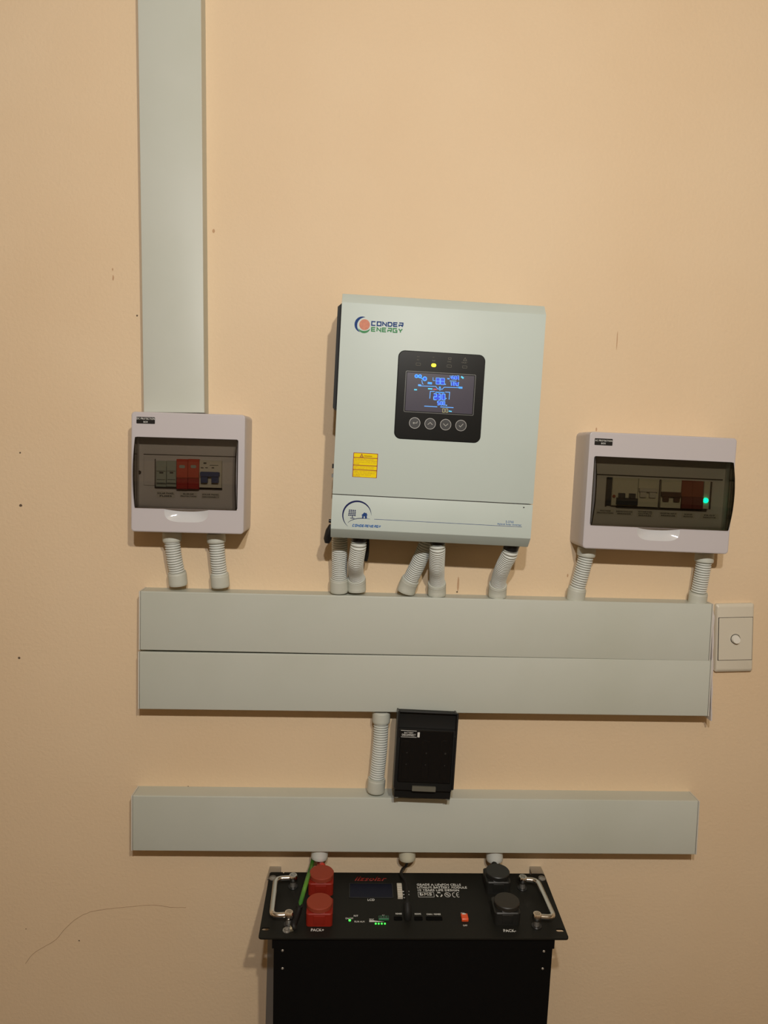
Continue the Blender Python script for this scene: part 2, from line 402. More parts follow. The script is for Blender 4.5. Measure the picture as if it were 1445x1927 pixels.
# ------------------------------------------------------------------ breaker boxes
def breaker_box(name, corners, win, scoop, label, glass, d=.074):
    M, w, h = fit(corners, d); r = root(name, M, label, 'breaker box', 'white breaker boxes')
    wl = [L(M, *p, d) for p in win]; wu0 = (wl[0].x+wl[3].x)/2; wu1 = (wl[1].x+wl[2].x)/2; wv1 = (wl[0].y+wl[1].y)/2; wv0 = (wl[2].y+wl[3].y)/2
    su0, su1, sv = L(M, *scoop[0], d).x, L(M, *scoop[1], d).x, L(M, *scoop[2], d).y
    MB().loft([(0, w+.0022, h+.001, .008, 0, 0), (.0261, w+.0016, h+.001, .008, 0, 0)], 6).build('back_shell', M_BOX, r)
    # front cover: sides with slight taper, a front plate with window and finger scoop openings
    b = MB(); t = .0025
    b.loft([(.0262, w+.0016, h+.001, .008, 0, 0), (.045, w+.001, h+.0005, .0075, 0, 0), (d-.002, w, h, .006, 0, 0), (d-.0006, w-.0012, h-.0012, .0054, 0, 0), (d, w-.004, h-.004, .004, 0, 0)], 6, cap0=False, cap1=False)
    b.loft([(.0262, w-.004, h-.005, .006, 0, 0), (d-t, w-.005, h-.005, .004, 0, 0)], 6, cap0=False, cap1=False)
    win_l = rrect((wu0+wu1)/2, (wv0+wv1)/2, wu1-wu0, wv1-wv0, .003)
    cu, ru, sv1 = (su0+su1)/2, (su1-su0)/2, wv0-.0012
    sc = [(cu+ru, sv1), (cu-ru, sv1)] + [(cu-ru*math.copysign(abs(math.cos(a))**.55, math.cos(a)), sv1+(sv-sv1)*abs(math.sin(a))**.6) for a in [PI*i/22 for i in range(1, 22)]]
    b.shape([rrect(0, 0, w-.004, h-.004, .004), win_l, sc[::-1]], d-t, d)
    b.build('front_cover', M_BOX, r)
    # concave finger scoop
    b = MB(); nr, na = 7, len(sc); cx0, cy0 = cu, sv1; prev = None
    for k in range(nr+1):
        f = k/nr; ring = []
        for p in sc:
            x = cx0+(p[0]-cx0)*f; y = cy0+(p[1]-cy0)*f
            ring.append(b.bm.verts.new((x, y, d-.0005-.0085*(1-f**2.2))))
        if prev and k > 0:
            for i in range(na): b.bm.faces.new((prev[i], prev[(i+1) % na], ring[(i+1) % na], ring[i]))
        prev = ring
    bmesh.ops.remove_doubles(b.bm, verts=b.bm.verts, dist=1e-6)
    b.build('finger_scoop', M_SCOOP, r, angle=60)
    # recessed inner panel
    ip = .048
    b = MB(); b.box(wu0-.003, wu1+.003, wv0-.003, wv1+.003, ip-.003, ip, r=.002)
    inner = b.build('inner_panel', M_BOXIN, r)
    b = MB(); b.loft([(ip, wu1-wu0+.001, wv1-wv0+.001, .003, (wu0+wu1)/2, (wv0+wv1)/2), (d-t, wu1-wu0+.001, wv1-wv0+.001, .003, (wu0+wu1)/2, (wv0+wv1)/2)], 5, cap0=False, cap1=False)
    b.build('window_surround', M_BOXIN, r)
    # smoked bulging door with return flanges
    b = MB(); n = 16; a0 = d+.0003; bulge = .0115; th = .002
    out, inn = [], []
    for i in range(n+1):
        t_ = i/n; vv = wv0+.0006+(wv1-wv0-.0012)*t_; nn = a0+.003+bulge*(1-(2*t_-1)**2)
        out.append((vv, nn)); inn.append((vv, nn-th))
    inn[0] = (inn[0][0]+th, inn[0][1]); inn[-1] = (inn[-1][0]-th, inn[-1][1])
    prof = [(wv0+.0006, d-.004)]+out+[(wv1-.0006, d-.004), (wv1-.0006-th, d-.004)]+inn[::-1]+[(wv0+.0006+th, d-.004)]
    b.prof(prof, wu0+.0007, wu1-.0007)
    dr = b.build('door', glass, r)
    for s_, uu in ((0, wu0+.0008), (1, wu1-.0028)):
        b = MB()
        fl = [(wv0+.0008, d-.004)]+[(v_+0, n_-.0004) for v_, n_ in out]+[(wv1-.0008, d-.004)]
        b.prof(fl, uu, uu+.002); b.build('door_flange', glass, dr)
    return M, r, dict(w=w, h=h, win=(wu0, wu1, wv0, wv1), ip=ip, d=d)
def label_sticker(r, M, cs, n, lines, name='label_sticker'):
    P = [L(M, *p, n) for p in cs]; u0 = (P[0].x+P[3].x)/2; u1 = (P[1].x+P[2].x)/2; v1 = (P[0].y+P[1].y)/2; v0 = (P[2].y+P[3].y)/2
    ang = math.atan2(P[1].y-P[0].y, P[1].x-P[0].x)
    o = MB().box(u0, u1, v0, v1, n+.0001, n+.0004, r=.001, b=.0001).build(name, M_STICK, r)
    b = MB(); cu = (u0+u1)/2; H = v1-v0; Wd = u1-u0
    for txt, fy, fw, fh in lines: b.text(txt, (cu, v0+H*fy), Wd*fw, H*fh, n+.0004, bold=.02)
    b.build('lettering', M_WHT, o, smooth=False)
    return u0, u1, v0, v1
def zc(x0, y0, s): return lambda X, Y: (x0+X/s, y0+Y/s)

# --- DC box
M, DC, I = breaker_box('breaker_box', [(247, 774), (461, 781), (459, 1006), (246, 1000)], [(255, 821), (449, 828), (446, 960), (253, 955)],
    [(309, 970), (392, 972), (350, 983)], 'small white breaker box under the tall vertical trunking, smoked door over red module', M_GLASS_DC)
z = zc(230, 760, 5.558)
label_sticker(DC, M, [z(150, 130), z(345, 145), z(340, 215), z(148, 200)], I['d'], [('DC PROTECTION', .74, .97, .30), ('BOX', .26, .24, .28)])
ip = I['ip']
def RB(M, f, X0, X1, Y0, Y1, n):
    a = L(M, *f(X0, Y0), n); b_ = L(M, *f(X1, Y1), n); c_ = L(M, *f(X0, Y1), n); e = L(M, *f(X1, Y0), n)
    return min((a.x+c_.x)/2, (b_.x+e.x)/2), max((a.x+c_.x)/2, (b_.x+e.x)/2), min((b_.y+c_.y)/2, (a.y+e.y)/2), max((b_.y+c_.y)/2, (a.y+e.y)/2)
def bx(M, f, rect, n0, n1, r=.0006, b=.0005): 
    q = RB(M, f, *rect, n1); return MB().box(q[0], q[1], q[2], q[3], n0, n1, r=r, b=b)
bx(M, z, (225, 1040, 555, 862), ip, ip+.0015, r=.001).build('blanking_strip', M_BOXIN, DC)
q = RB(M, z, 222, 1195, 536, 545, ip+.0002)
b = MB(); b.box(q[0], q[1], q[2], q[3], ip, ip+.0003, b=.0001)
q = RB(M, z, 345, 1045, 872, 892, ip+.001); b.box(q[0], q[1], q[2], q[3], ip, ip+.0019, b=.0001)
q = RB(M, z, 340, 350, 575, 880, ip+.001); b.box(q[0], q[1], q[2], q[3], ip, ip+.0019, b=.0001)
b.build('slot_gap', M_SLOT, DC)
def breaker(M, f, rect, parent, name='circuit_breaker', body=M_BRK, n1=None, steps=()):
    n0 = ip; n1 = n1 or ip+.008
    o = bx(M, f, rect, n0, n1).build(name, body, parent); return o
# two grey fuse holders
for X0, X1 in ((352, 460), (462, 565)):
    fh = breaker(M, z, (X0, X1, 595, 868), DC, 'fuse_holder', M_FUSE, ip+.006)
    bx(M, z, (X0+2, X1-2, 655, 835), ip+.006, ip+.009).build('fuse_carrier', M_FUSE, fh)
    b = MB()
    for yy in (700, 790, 825):
        q = RB(M, z, X0+8, X1-8, yy, yy+5, ip+.009); b.box(q[0], q[1], q[2], q[3], ip+.009, ip+.0093, b=.0001)
    q = RB(M, z, X0+35, X1-30, 712, 728, ip+.009); b.box(q[0], q[1], q[2], q[3], ip+.009, ip+.0094, b=.0001)
    b.build('fuse_marking', M_INK, fh, smooth=False)
# red surge protector: two cartridges
for X0, X1 in ((566, 684), (686, 802)):
    s = breaker(M, z, (X0, X1, 578, 775), DC, 'surge_cartridge', M_RED, ip+.012)
    bx(M, z, (X0, X1, 772, 892), ip, ip+.010).build('cartridge_grip', M_REDD, s)
    b = MB()
    for k in range(6):
        q = RB(M, z, X0+8, X1-8, 780+k*18, 784+k*18, ip+.0104); b.box(q[0], q[1], q[2], q[3], ip+.010, ip+.0107, b=.0002)
    b.build('grip_rib', M_RED, s)
    q = RB(M, z, X0+30, X1-28, 640, 672, ip+.012)
    MB().box(q[0], q[1], q[2], q[3], ip+.012, ip+.0124, r=.002, b=.0001).build('status_window', M_FUSE, s)
cb = breaker(M, z, (805, 1038, 592, 878), DC)
tg = bx(M, z, (812, 1012, 712, 765), ip+.008, ip+.017, r=.002, b=.0012).build('toggle', M_BTOG, cb)
b = bx(M, z, (820, 890, 760, 828), ip+.008, ip+.015, r=.001); q = RB(M, z, 932, 1005, 760, 828, ip+.015); b.box(q[0], q[1], q[2], q[3], ip+.008, ip+.015, r=.001); b.build('toggle', M_BTOG, cb)
b = MB()
for X0, X1, Y0, Y1 in ((850, 880, 612, 628), (915, 1005, 640, 645), (822, 850, 664, 674), (868, 895, 664, 672), (935, 962, 664, 674)):
    q = RB(M, z, X0, X1, Y0, Y1, ip+.008); b.box(q[0], q[1], q[2], q[3], ip+.008, ip+.0083, b=.0001)
b.build('breaker_marking', M_INK, cb, smooth=False)
c = L(M, *z(178, 716), ip)
MB().cyl((c.x, c.y, ip), (c.x, c.y, ip+.003), .0032, rim=.0008).build('cover_screw', M_GAP, DC)
def paper(M, f, rect, lines, par):
    q = RB(M, f, *rect, ip); o = MB().box(q[0], q[1], q[2], q[3], ip, ip+.0003, b=.0001).build('paper_label', M_LBL, par)
    b = MB(); cu = (q[0]+q[1])/2; H = q[3]-q[2]; n = len(lines)
    for i, (t_, fw) in enumerate(lines): b.text(t_, (cu, q[3]-H*(i+.75)/(n+.5)), (q[1]-q[0])*fw, H*.62/(n+.5), ip+.0003, bold=.03)
    b.build('lettering', M_INK, o, smooth=False)
paper(M, z, (360, 550, 915, 985), [('SOLAR PANEL', .92), ('FUSES', .66)], DC)
paper(M, z, (600, 785, 925, 985), [('SURGE', .6), ('PROTECTION', .88)], DC)
paper(M, z, (830, 1020, 930, 995), [('SOLAR PANEL', .92), ('DISCONNECT', .92)], DC)

dz = (top_trunk[0].translation.z - .0) ; bt_ = M.translation.z + I['h']/2 + .0012
for o in top_trunk[1].children:
    low = min(v.co.y for v in o.data.vertices)
    for v in o.data.vertices:
        if v.co.y < low+.004: v.co.y += (bt_ - dz) - low
# --- AC box
M, AC, I = breaker_box('breaker_box', [(1110, 812), (1388, 825), (1370, 1043), (1096, 1032)], [(1118, 858), (1380, 870), (1369, 998), (1110, 988)],
    [(1199, 994), (1280, 997), (1239, 1018)], 'wide white breaker box at the right, dark smoked door with a green light', M_GLASS_AC)
z = zc(1060, 800, 4.25)
label_sticker(AC, M, [z(250, 102), z(395, 113), z(391, 168), z(250, 156)], I['d'], [('AC PROTECTION', .68, .95, .26), ('BOX', .28, .26, .26)])
sl = lambda f, k: (lambda X, Y: f(X, Y+(X-340)*k))
zs = sl(z, .045)
b = MB(); q = RB(M, zs, 250, 1275, 392, 402, ip); b.box(q[0], q[1], q[2], q[3], ip, ip+.0003, b=.0001)
q = RB(M, zs, 338, 350, 415, 650, ip); b.box(q[0], q[1], q[2], q[3], ip, ip+.002, b=.0001)
q = RB(M, zs, 420, 1140, 640, 656, ip); b.box(q[0], q[1], q[2], q[3], ip, ip+.002, b=.0001)
q = RB(M, zs, 762, 778, 415, 640, ip); b.box(q[0], q[1], q[2], q[3], ip, ip+.002, b=.0001)
q = RB(M, zs, 1170, 1180, 415, 635, ip); b.box(q[0], q[1], q[2], q[3], ip, ip+.002, b=.0001)
b.build('slot_gap', M_SLOT, AC)
bx(M, zs, (350, 388, 415, 640), ip, ip+.004).build('meter_module', M_DTOG, AC)
el = bx(M, zs, (390, 594, 415, 640), ip, ip+.008).build('earth_leakage_unit', M_BRK, AC)
c = L(M, *z(403, 568), ip+.008); MB().cyl((c.x, c.y, ip+.008), (c.x, c.y, ip+.0105), .0026, rim=.0006).build('test_button', M_REDP, el)
b = bx(M, zs, (428, 596, 575, 632), ip+.008, ip+.013, r=.001)
for X0, X1 in ((450, 497), (535, 580)):
    q = RB(M, zs, X0, X1, 538, 580, ip+.016); b.box(q[0], q[1], q[2], q[3], ip+.008, ip+.016, r=.001, b=.0008)
b.build('toggle', M_DTOG, el)
c2 = bx(M, zs, (598, 760, 415, 640), ip, ip+.008).build('circuit_breaker', M_BRK, AC)
b = bx(M, zs, (612, 755, 490, 520), ip+.008, ip+.014, r=.001)
for X0, X1 in ((615, 665), (690, 740)):
    q = RB(M, zs, X0, X1, 515, 565, ip+.012); b.box(q[0], q[1], q[2], q[3], ip+.008, ip+.012, r=.001)
b.build('toggle', M_LBL, c2)
c3 = bx(M, zs, (782, 944, 415, 640), ip, ip+.008).build('circuit_breaker', M_BRK, AC)
b = bx(M, zs, (790, 946, 512, 552), ip+.008, ip+.014, r=.001)
for X0, X1 in ((798, 845), (885, 932)):
    q = RB(M, zs, X0, X1, 550, 590, ip+.012); b.box(q[0], q[1], q[2], q[3], ip+.008, ip+.012, r=.001)
b.build('toggle', M_BRTOG, c3)
for X0, X1 in ((948, 1033), (1034, 1120)):
    s = bx(M, zs, (X0, X1, 415, 545), ip, ip+.011).build('surge_cartridge', M_REDB, AC)
    bx(M, zs, (X0-1, X1-1, 542, 640), ip, ip+.010).build('cartridge_grip', M_REDBD, s)
pl = bx(M, zs, (1122, 1168, 415, 635), ip, ip+.007).build('indicator_module', M_BRK, AC)
c = L(M, *z(1140, 603), ip+.009)
b = MB(); b.tube([(c.x, c.y, ip+.007), (c.x, c.y, ip+.0095), (c.x, c.y, ip+.0108), (c.x, c.y, ip+.0113)], [.0042, .0042, .003, .0008], 20)
o = b.build('indicator_lamp', M_LEDT, pl); o['label'] = 'glowing green indicator'
for X, Y in ((1297, 568),):
    c = L(M, *z(X, Y), ip); MB().cyl((c.x, c.y, ip), (c.x, c.y, ip+.003), .0028, rim=.0008).build('cover_screw', M_GAP, AC)
for rect, ln in (((262, 405, 672, 715), [('VOLTAGE', .6), ('PROTECTION', .9)]), ((418, 556, 672, 715), [('EARTH LEAKAGE', .92), ('BREAKER', .8)]),
                 ((588, 718, 668, 722), [('INVERTER', .85), ('OUTPUT', .85), ('BREAKER', .8)]), ((768, 910, 672, 715), [('INVERTER INPUT', .9), ('BREAKER', .8)]),
                 ((945, 1050, 672, 715), [('SURGE', .6), ('PROTECTOR', .7)]), ((1095, 1240, 672, 715), [('PILOT', .6), ('INDICATOR', .7)])):
    paper(M, zs, rect, ln, AC)

# ------------------------------------------------------------------ inverter
D = .128
M, w, h = fit([(645, 551), (1026, 575), (995, 1030), (621, 1012)], .118)
INV = root('solar_inverter', M, 'large pale grey solar inverter with black display panel at the centre', 'inverter')
hw, hh = w/2, h/2
seam = L(M, 810, 939.5, D).y
MB().prof([(seam+.0006, .028), (hh-.001, .028), (hh, .029), (hh, .112), (hh-.016, D), (seam+.0006, D)], -hw, hw, .0008).build('front_cover', M_INV, INV)
tc = MB().prof([(-hh, .028), (-hh, .112), (-hh+.0155, D), (seam-.0006, D), (seam-.0006, .028)], -hw, hw, .0008).build('terminal_cover', M_INV, INV)
MB().box(-hw+.012, hw-.012, -hh+.006, hh-.02, 0, .0275, r=.002).build('rear_heatsink', M_BLKM, INV)
MB().box(-hw+.008, hw-.008, seam-.001, seam+.001, .10, D-.0012).build('seam_backing', M_GAP, INV)
# side dust filter housings
va = L(M, 640, 577, .08).y; vb = L(M, 631, 774, .08).y
for s in (-1,):
    b = MB(); pts = [(s*hw, va), (s*(hw+.0065), va-.006), (s*(hw+.0065), vb+.004), (s*hw, vb)]
    b.poly(pts if s > 0 else pts[::-1], .045, .112)
    f = b.build('side_filter_housing', M_BLKM, INV)
for py, hh_ in ((877, .007), (895, .006)):
    p = L(M, 629, py, .085)
    MB().box(-hw-.0035, -hw, p.y-hh_/2, p.y+hh_/2, .075, .095).build('side_port', M_BLK if py < 880 else M_GREY, INV)
p = L(M, 624, 980, .08)
b = MB(); b.cyl((-hw, p.y, .085), (-hw-.005, p.y, .085), .003); b.tube([(-hw-.001, p.y-.006, .085), (-hw-.004, p.y-.016, .084), (-hw-.0055, p.y-.030, .082), (-hw-.006, p.y-.037, .082)], [.003, .0055, .0068, .004], 16)
b.build('side_switch', M_BLK, INV)

# display bezel
z4 = zc(730, 650, 7.225)
P = [L(M, *z4(*q), D) for q in ((145, 72), (1322, 130), (1252, 1322), (85, 1268))]
bu0 = (P[0].x+P[3].x)/2; bu1 = (P[1].x+P[2].x)/2; bv1 = (P[0].y+P[1].y)/2; bv0 = (P[2].y+P[3].y)/2
bw, bh, bcu, bcv = bu1-bu0, bv1-bv0, (bu0+bu1)/2, (bv0+bv1)/2
DISP = MB().loft([(D, bw+.001, bh+.001, .0105, bcu, bcv), (D+.0012, bw, bh, .010, bcu, bcv), (D+.0018, bw-.0014, bh-.0014, .0095, bcu, bcv)], 8).build('control_panel', M_BEZEL, INV)
dn = D+.0018
P = [L(M, *z4(*q), dn) for q in ((240, 345), (1196, 396), (1162, 955), (215, 905))]
lu0 = (P[0].x+P[3].x)/2; lu1 = (P[1].x+P[2].x)/2; lv1 = (P[0].y+P[1].y)/2; lv0 = (P[2].y+P[3].y)/2
MB().shape([rrect((lu0+lu1)/2, (lv0+lv1)/2, lu1-lu0, lv1-lv0, .002), rrect((lu0+lu1)/2, (lv0+lv1)/2, lu1-lu0-.0018, lv1-lv0-.0018, .0014)], dn, dn+.0004).build('screen_outline', M_FRAME, DISP)
SCR = MB().box(lu0+.0022, lu1-.0022, lv0+.0022, lv1-.0022, dn, dn+.0002, r=.001, b=.0001).build('screen', M_SCREEN, INV)
sn = dn+.0002
z5 = zc(770, 695, 11.115)
def Z(X, Y, n=sn): p = L(M, *z5(X, Y), n); return (p.x, p.y)
px = 1/1225.0
LCDM = {'d': (M_LCDD, 0.0, 'digit_backlight'), 'b': (M_LCDB, .00012, 'screen_icon'), 'w': (M_LCDW, .0002, 'screen_line'), 'c': (M_LCDC, .0002, 'screen_icon'), 'r': (M_LCDR, .0002, 'screen_icon'), 'y': (M_LCDY, .0002, 'screen_line')}
def lcd(col, lines, name=None):
    m_, dz_, nm = LCDM[col]; b = MB()
    for pts, wd in lines: b.ribbon(pts, wd, sn+dz_, sn+dz_+.00012)
    b.build(name or nm, m_, SCR, smooth=False)
def st(col, pts, wd): lcd(col, [([Z(*p) for p in pts], wd*px/11.115)])
SEG = {'0': 'abcdef', '1': 'bc', '2': 'abged', '3': 'abgcd', '4': 'fgbc', '5': 'afgcd', '8': 'abcdefg', 'T': 'aef', 'R': 'efab', 'J': 'bcd', ']': 'abc', 'L': 'fg'}
def digit(ch, X0, Y0, X1, Y1, wd=11, col='w', sk=0.0):
    k = lambda x, y: (X0+(X1-X0)*x+sk*(1-y)+0, Y0+(Y1-Y0)*y+(X1-X0)*x*.05)
    S = {'a': ((0, 0), (1, 0)), 'b': ((1, 0), (1, .5)), 'c': ((1, .5), (1, 1)), 'd': ((0, 1), (1, 1)), 'e': ((0, .5), (0, 1)), 'f': ((0, 0), (0, .5)), 'g': ((0, .5), (1, .5))}
    lcd(col, [([Z(*k(*S[c_][0])), Z(*k(*S[c_][1]))], wd*px/11.115) for c_ in SEG[ch]], 'screen_digit')
digit('L', 497, 170, 545, 300, 11, 'w'); digit('8', 560, 178, 640, 312, 11, 'w'); digit('8', 655, 184, 738, 318, 11, 'w')
digit('4', 855, 130, 885, 205, 9, 'w'); digit('5', 900, 135, 935, 208, 9); digit('0', 950, 138, 990, 212, 9); digit('1', 1010, 135, 1036, 230, 12)
st('w', [(1000, 132), (1036, 134)], 10); st('w', [(795, 195), (845, 200)], 22); st('w', [(845, 242), (985, 250)], 14)
st('w', [(875, 262), (880, 345)], 16); st('w', [(925, 265), (935, 350)], 14); st('w', [(940, 275), (975, 300), (985, 345)], 12); st('w', [(985, 345), (1030, 350)], 12); st('w', [(1035, 262), (1025, 345)], 14)
st('w', [(745, 310), (765, 318)], 20); st('c', [(1085, 150), (1110, 170), (1135, 190)], 34)
# solar icon cluster
for X, Y, rr in ((150, 142, 30), (225, 145, 30), (325, 198, 38)):
    lcd('d', [([Z(X-rr, Y), Z(X+rr, Y)], 2*rr*px/11.115)])
    lcd('b', [([Z(X+rr*math.cos(a), Y+rr*math.sin(a)) for a in [2*PI*i/12 for i in range(13)]], 22*px/11.115)])
st('b', [(160, 165), (230, 165), (290, 215)], 18); st('w', [(262, 225), (272, 290), (292, 318)], 13)
st('b', [(385, 285), (475, 295)], 44); st('d', [(405, 288), (455, 294)], 16)
st('w', [(185, 330), (250, 338)], 38); st('b', [(200, 330), (245, 335)], 18); st('w', [(250, 348), (555, 358), (605, 425)], 13)
st('w', [(675, 432), (730, 375), (1030, 385)], 13); st('b', [(1030, 380), (1112, 385)], 36); st('w', [(1040, 397), (1112, 400)], 9)
st('b', [(640, 362), (640, 400)], 36); st('w', [(615, 400), (642, 438), (668, 400)], 13)
st('c', [(392, 405), (485, 412)], 26); st('r', [(500, 418), (575, 420)], 26); st('c', [(102, 425), (162, 428)], 26)
st('w', [(428, 612), (440, 462), (530, 462)], 14); st('w', [(750, 475), (845, 480), (832, 632)], 14)
st('b', [(545, 478), (735, 488)], 18)
digit('2', 510, 508, 570, 635, 16); digit('3', 612, 512, 650, 640, 15); digit('0', 685, 515, 750, 640, 14)
st('w', [(770, 600), (772, 620)], 20)
digit('5', 588, 664, 630, 745, 11); digit('0', 655, 666, 690, 748, 11); digit('0', 708, 668, 745, 750, 11); st('w', [(760, 750), (790, 755)], 22)
st('w', [(315, 770), (585, 785)], 15); st('w', [(650, 785), (925, 803)], 15)
digit('0', 697, 822, 738, 900, 9, 'y'); digit('0', 764, 822, 805, 900, 9, 'y'); st('c', [(825, 872), (888, 882)], 22)
# deep blue fields behind digits
for X0, X1, Y0, Y1 in ((553, 745, 182, 312), (870, 1035, 140, 208), (890, 1030, 262, 345), (510, 755, 515, 640), (590, 750, 668, 748)):
    st('d', [(X0, (Y0+Y1)/2), (X1, (Y0+Y1)/2+8)], (Y1-Y0)*.92)
# indicator row
def zz(X, Y, n=dn): p = L(M, *z4(X, Y), n); return Vector((p.x, p.y))
for X, Y, on in ((412, 255, 0), (622, 270, 1), (832, 282, 0), (1043, 294, 0)):
    c = zz(X, Y)
    if on: MB().loft([(dn, .0078, .0056, .0028, c.x, c.y), (dn+.0008, .0070, .005, .0025, c.x, c.y)]).build('status_led', M_LEDY, DISP)
    else: MB().shape([rrect(c.x, c.y, .0075, .0040, .001), rrect(c.x, c.y, .0066, .0031, .0007)], dn, dn+.0002).build('status_led', M_ICON, DISP)
b = MB()
for t_, X, Y, ww in (('~', 412, 155, .004), ('AC', 408, 195, .004), ('*', 622, 163, .0028), ('INV', 622, 210, .005), ('CHG', 832, 222, .006), ('FAULT', 1043, 235, .0095)):
    b.text(t_, zz(X, Y), ww, .0022 if len(t_) > 1 else None, dn, bold=.02)
c = zz(840, 180); b.shape([rrect(c.x, c.y, .005, .003, .0005), rrect(c.x, c.y, .004, .002, .0003)], dn, dn+.0002)
c = zz(1048, 190); b.ribbon([(c.x-.0026, c.y-.002), (c.x, c.y+.0024), (c.x+.0026, c.y-.002)], .0006, dn, dn+.0002, closed=True)
b.build('indicator_lettering', M_ICON, DISP, smooth=False)
# buttons
icons = [[(20, -25, 18, -2, -14, 6), None], None]
for i, (X, Y) in enumerate(((362, 1055), (572, 1066), (782, 1078), (990, 1090))):
    c = zz(X, Y); R = .0088
    bt = MB().cyl((c.x, c.y, dn), (c.x, c.y, dn+.0012), R-.0004, R-.0004, 32, rim=.0006).build('push_button', M_BLK, INV)
    MB().shape([circle(c, R, 40), circle(c, R-.0009, 40)], dn, dn+.0014).build('button_ring', M_RING, bt)
    u = .0088/78*1.0
    sh = {0: [[(-20, 0), (28, 0), (34, 14), (34, 24)], [(-8, 12), (-22, 0), (-8, -14)]], 1: [[(-34, -14), (0, 18), (34, -14)]], 2: [[(-34, 14), (0, -18), (34, 14)]], 3: [[(-26, 0), (-8, -20), (30, 24)]]}[i]
    b = MB()
    for s_ in sh: b.ribbon([(c.x+p[0]*u, c.y+p[1]*u) for p in s_], .0009, dn+.0012, dn+.0014)
    b.build('button_icon', M_GREY, bt, smooth=False)

# logo with square lettering
z6 = zc(650, 580, 11.115)
def K(X, Y, n=D): p = L(M, *z6(X, Y), n); return Vector((p.x, p.y))
def arc_ribbon(b, c, r, a0, a1, wmax, n0, n1, seg=26, p=.8, ry=None):
    pts, ws = [], []
    for i in range(seg+1):
        t_ = i/seg; a = math.radians(a0+(a1-a0)*t_); pts.append((c[0]+r*math.cos(a), c[1]+(ry or r)*math.sin(a))); ws.append(max(wmax*math.sin(PI*t_)**p, wmax*.04))
    b.ribbon(pts, ws, n0, n1)
u6 = px/11.115
k = u6
c = K(400, 345)
MB().shape([circle(c, 113*k, 36)], D, D+.0002).build('logo_disc', M_ORANGEP, INV, smooth=False)
b = MB(); c = K(382, 352); arc_ribbon(b, c, 166*k, 82, 244, 60*k, D, D+.0002); b.build('logo_crescent', M_NAVY, INV, smooth=False)
b = MB(); c = K(392, 352); arc_ribbon(b, c, 146*k, 212, 332, 46*k, D, D+.0002); b.build('logo_crescent', M_GREENP, INV, smooth=False)
GL = {'C': [[(1, 1), (0, 1), (0, 0), (1, 0)]], 'O': [[(0, 0), (0, 1), (1, 1), (1, 0), 'c']], 'N': [[(0, 0), (0, 1), (1, 0), (1, 1)]], 'D': [[(0, 0), (0, 1), (.8, 1), (1, .75), (1, .25), (.8, 0), 'c']],
      'E': [[(1, 1), (0, 1), (0, 0), (1, 0)], [(0, .5), (.9, .5)]], 'R': [[(0, 1), (1, 1), (1, .42), (0, .42), (0, 0)], [(.55, .42), (1, 0)]], 'G': [[(1, 1), (0, 1), (0, 0), (1, 0), (1, .48), (.5, .48)]], 'Y': [[(0, 1), (.5, .42), (1, 1)], [(.5, .42), (.5, 0)]]}
def letters(b, word, p0, p1, hgt, wd, n, gap=.13, shear=0):
    p0, p1 = Vector(p0), Vector(p1); d = (p1-p0); Lw = d.length; d.normalize(); up = Vector((-d.y, d.x)); m = len(word)
    cw = Lw/(m+gap*(m-1)); x = 0; wv = wd
    for ch in word:
        for s_ in GL[ch]:
            cl = s_[-1] == 'c'; pp = s_[:-1] if cl else s_
            q = [p0+d*(x+wv/2+(cw-wv)*a+shear*b_*hgt)+up*((hgt-wv)*(b_-.5)) for a, b_ in pp]
            b.ribbon([(v.x, v.y) for v in q], wd, n, n+.0002, closed=cl)
        x += cw*(1+gap)
    return b
letters(MB(), 'CONDER', K(538, 318), K(1212, 352), 100*k, 24*k, D).build('logo_lettering', M_NAVY, INV, smooth=False)
letters(MB(), 'ENERGY', K(535, 440), K(1200, 474), 100*k, 24*k, D).build('logo_lettering', M_GREENP, INV, smooth=False)

# yellow warning sticker
z7 = zc(650, 840, 18.06)
P = [L(M, *z7(*q), D) for q in ((262, 205), (1105, 248), (1070, 1080), (240, 1040))]
u0 = (P[0].x+P[3].x)/2; u1 = (P[1].x+P[2].x)/2; v1 = (P[0].y+P[1].y)/2; v0 = (P[2].y+P[3].y)/2; sw = u1-u0; shh = v1-v0
WS = MB().box(u0, u1, v0, v1, D, D+.0002, r=.0008, b=.0001).build('warning_sticker', M_REDP, INV, smooth=False)
rows = [(0, .185), (.19, .495), (.50, .68), (.685, .985)]
b = MB()
for a, c_ in rows: b.box(u0+sw*.028, u1-sw*.028, v1-shh*(c_), v1-shh*(a+.025), D+.0002, D+.0003, r=.001, b=.00002)
b.build('yellow_field', M_YEL, WS, smooth=False)
b = MB(); tn = D+.0003
b.text('Attention', (u0+sw*.60, v1-shh*.115), sw*.32, shh*.065, tn, bold=.02, thick=.0001)
tx = [('The anti-dust filters on both', .258, .78, 0), ('sides should be cleaned regularly', .322, .92, 0), ('to prevent poor air flow or filter', .388, .90, 0), ('blockage.', .455, .22, 0),
      ('Suggest cleaning the anti-dust', .568, .82, 0), ('filter commonly 1 to 3 months.', .636, .82, 0),
      ('Suggest wearing both gloves when', .752, .92, 0), ('cleaning may cause damage by', .820, .86, 0), ('an electric static shock to', .884, .70, 0), ('inverters.', .947, .28, 0)]
for t_, fy, fw, _ in tx: b.text(t_, (u0+sw*(.045+fw/2), v1-shh*fy), sw*fw, shh*.045, tn, bold=.0, thick=.0001)
c = (u0+sw*.34, v1-shh*.115); b.ribbon([(c[0]-.0024, c[1]-.0020), (c[0], c[1]+.0026), (c[0]+.0024, c[1]-.0020)], .0009, tn, tn+.0001, closed=True); b.box(c[0]-.0003, c[0]+.0003, c[1]-.0012, c[1]+.0010, tn, tn+.0001, b=.00002)
b.build('lettering', M_REDP, WS, smooth=False)

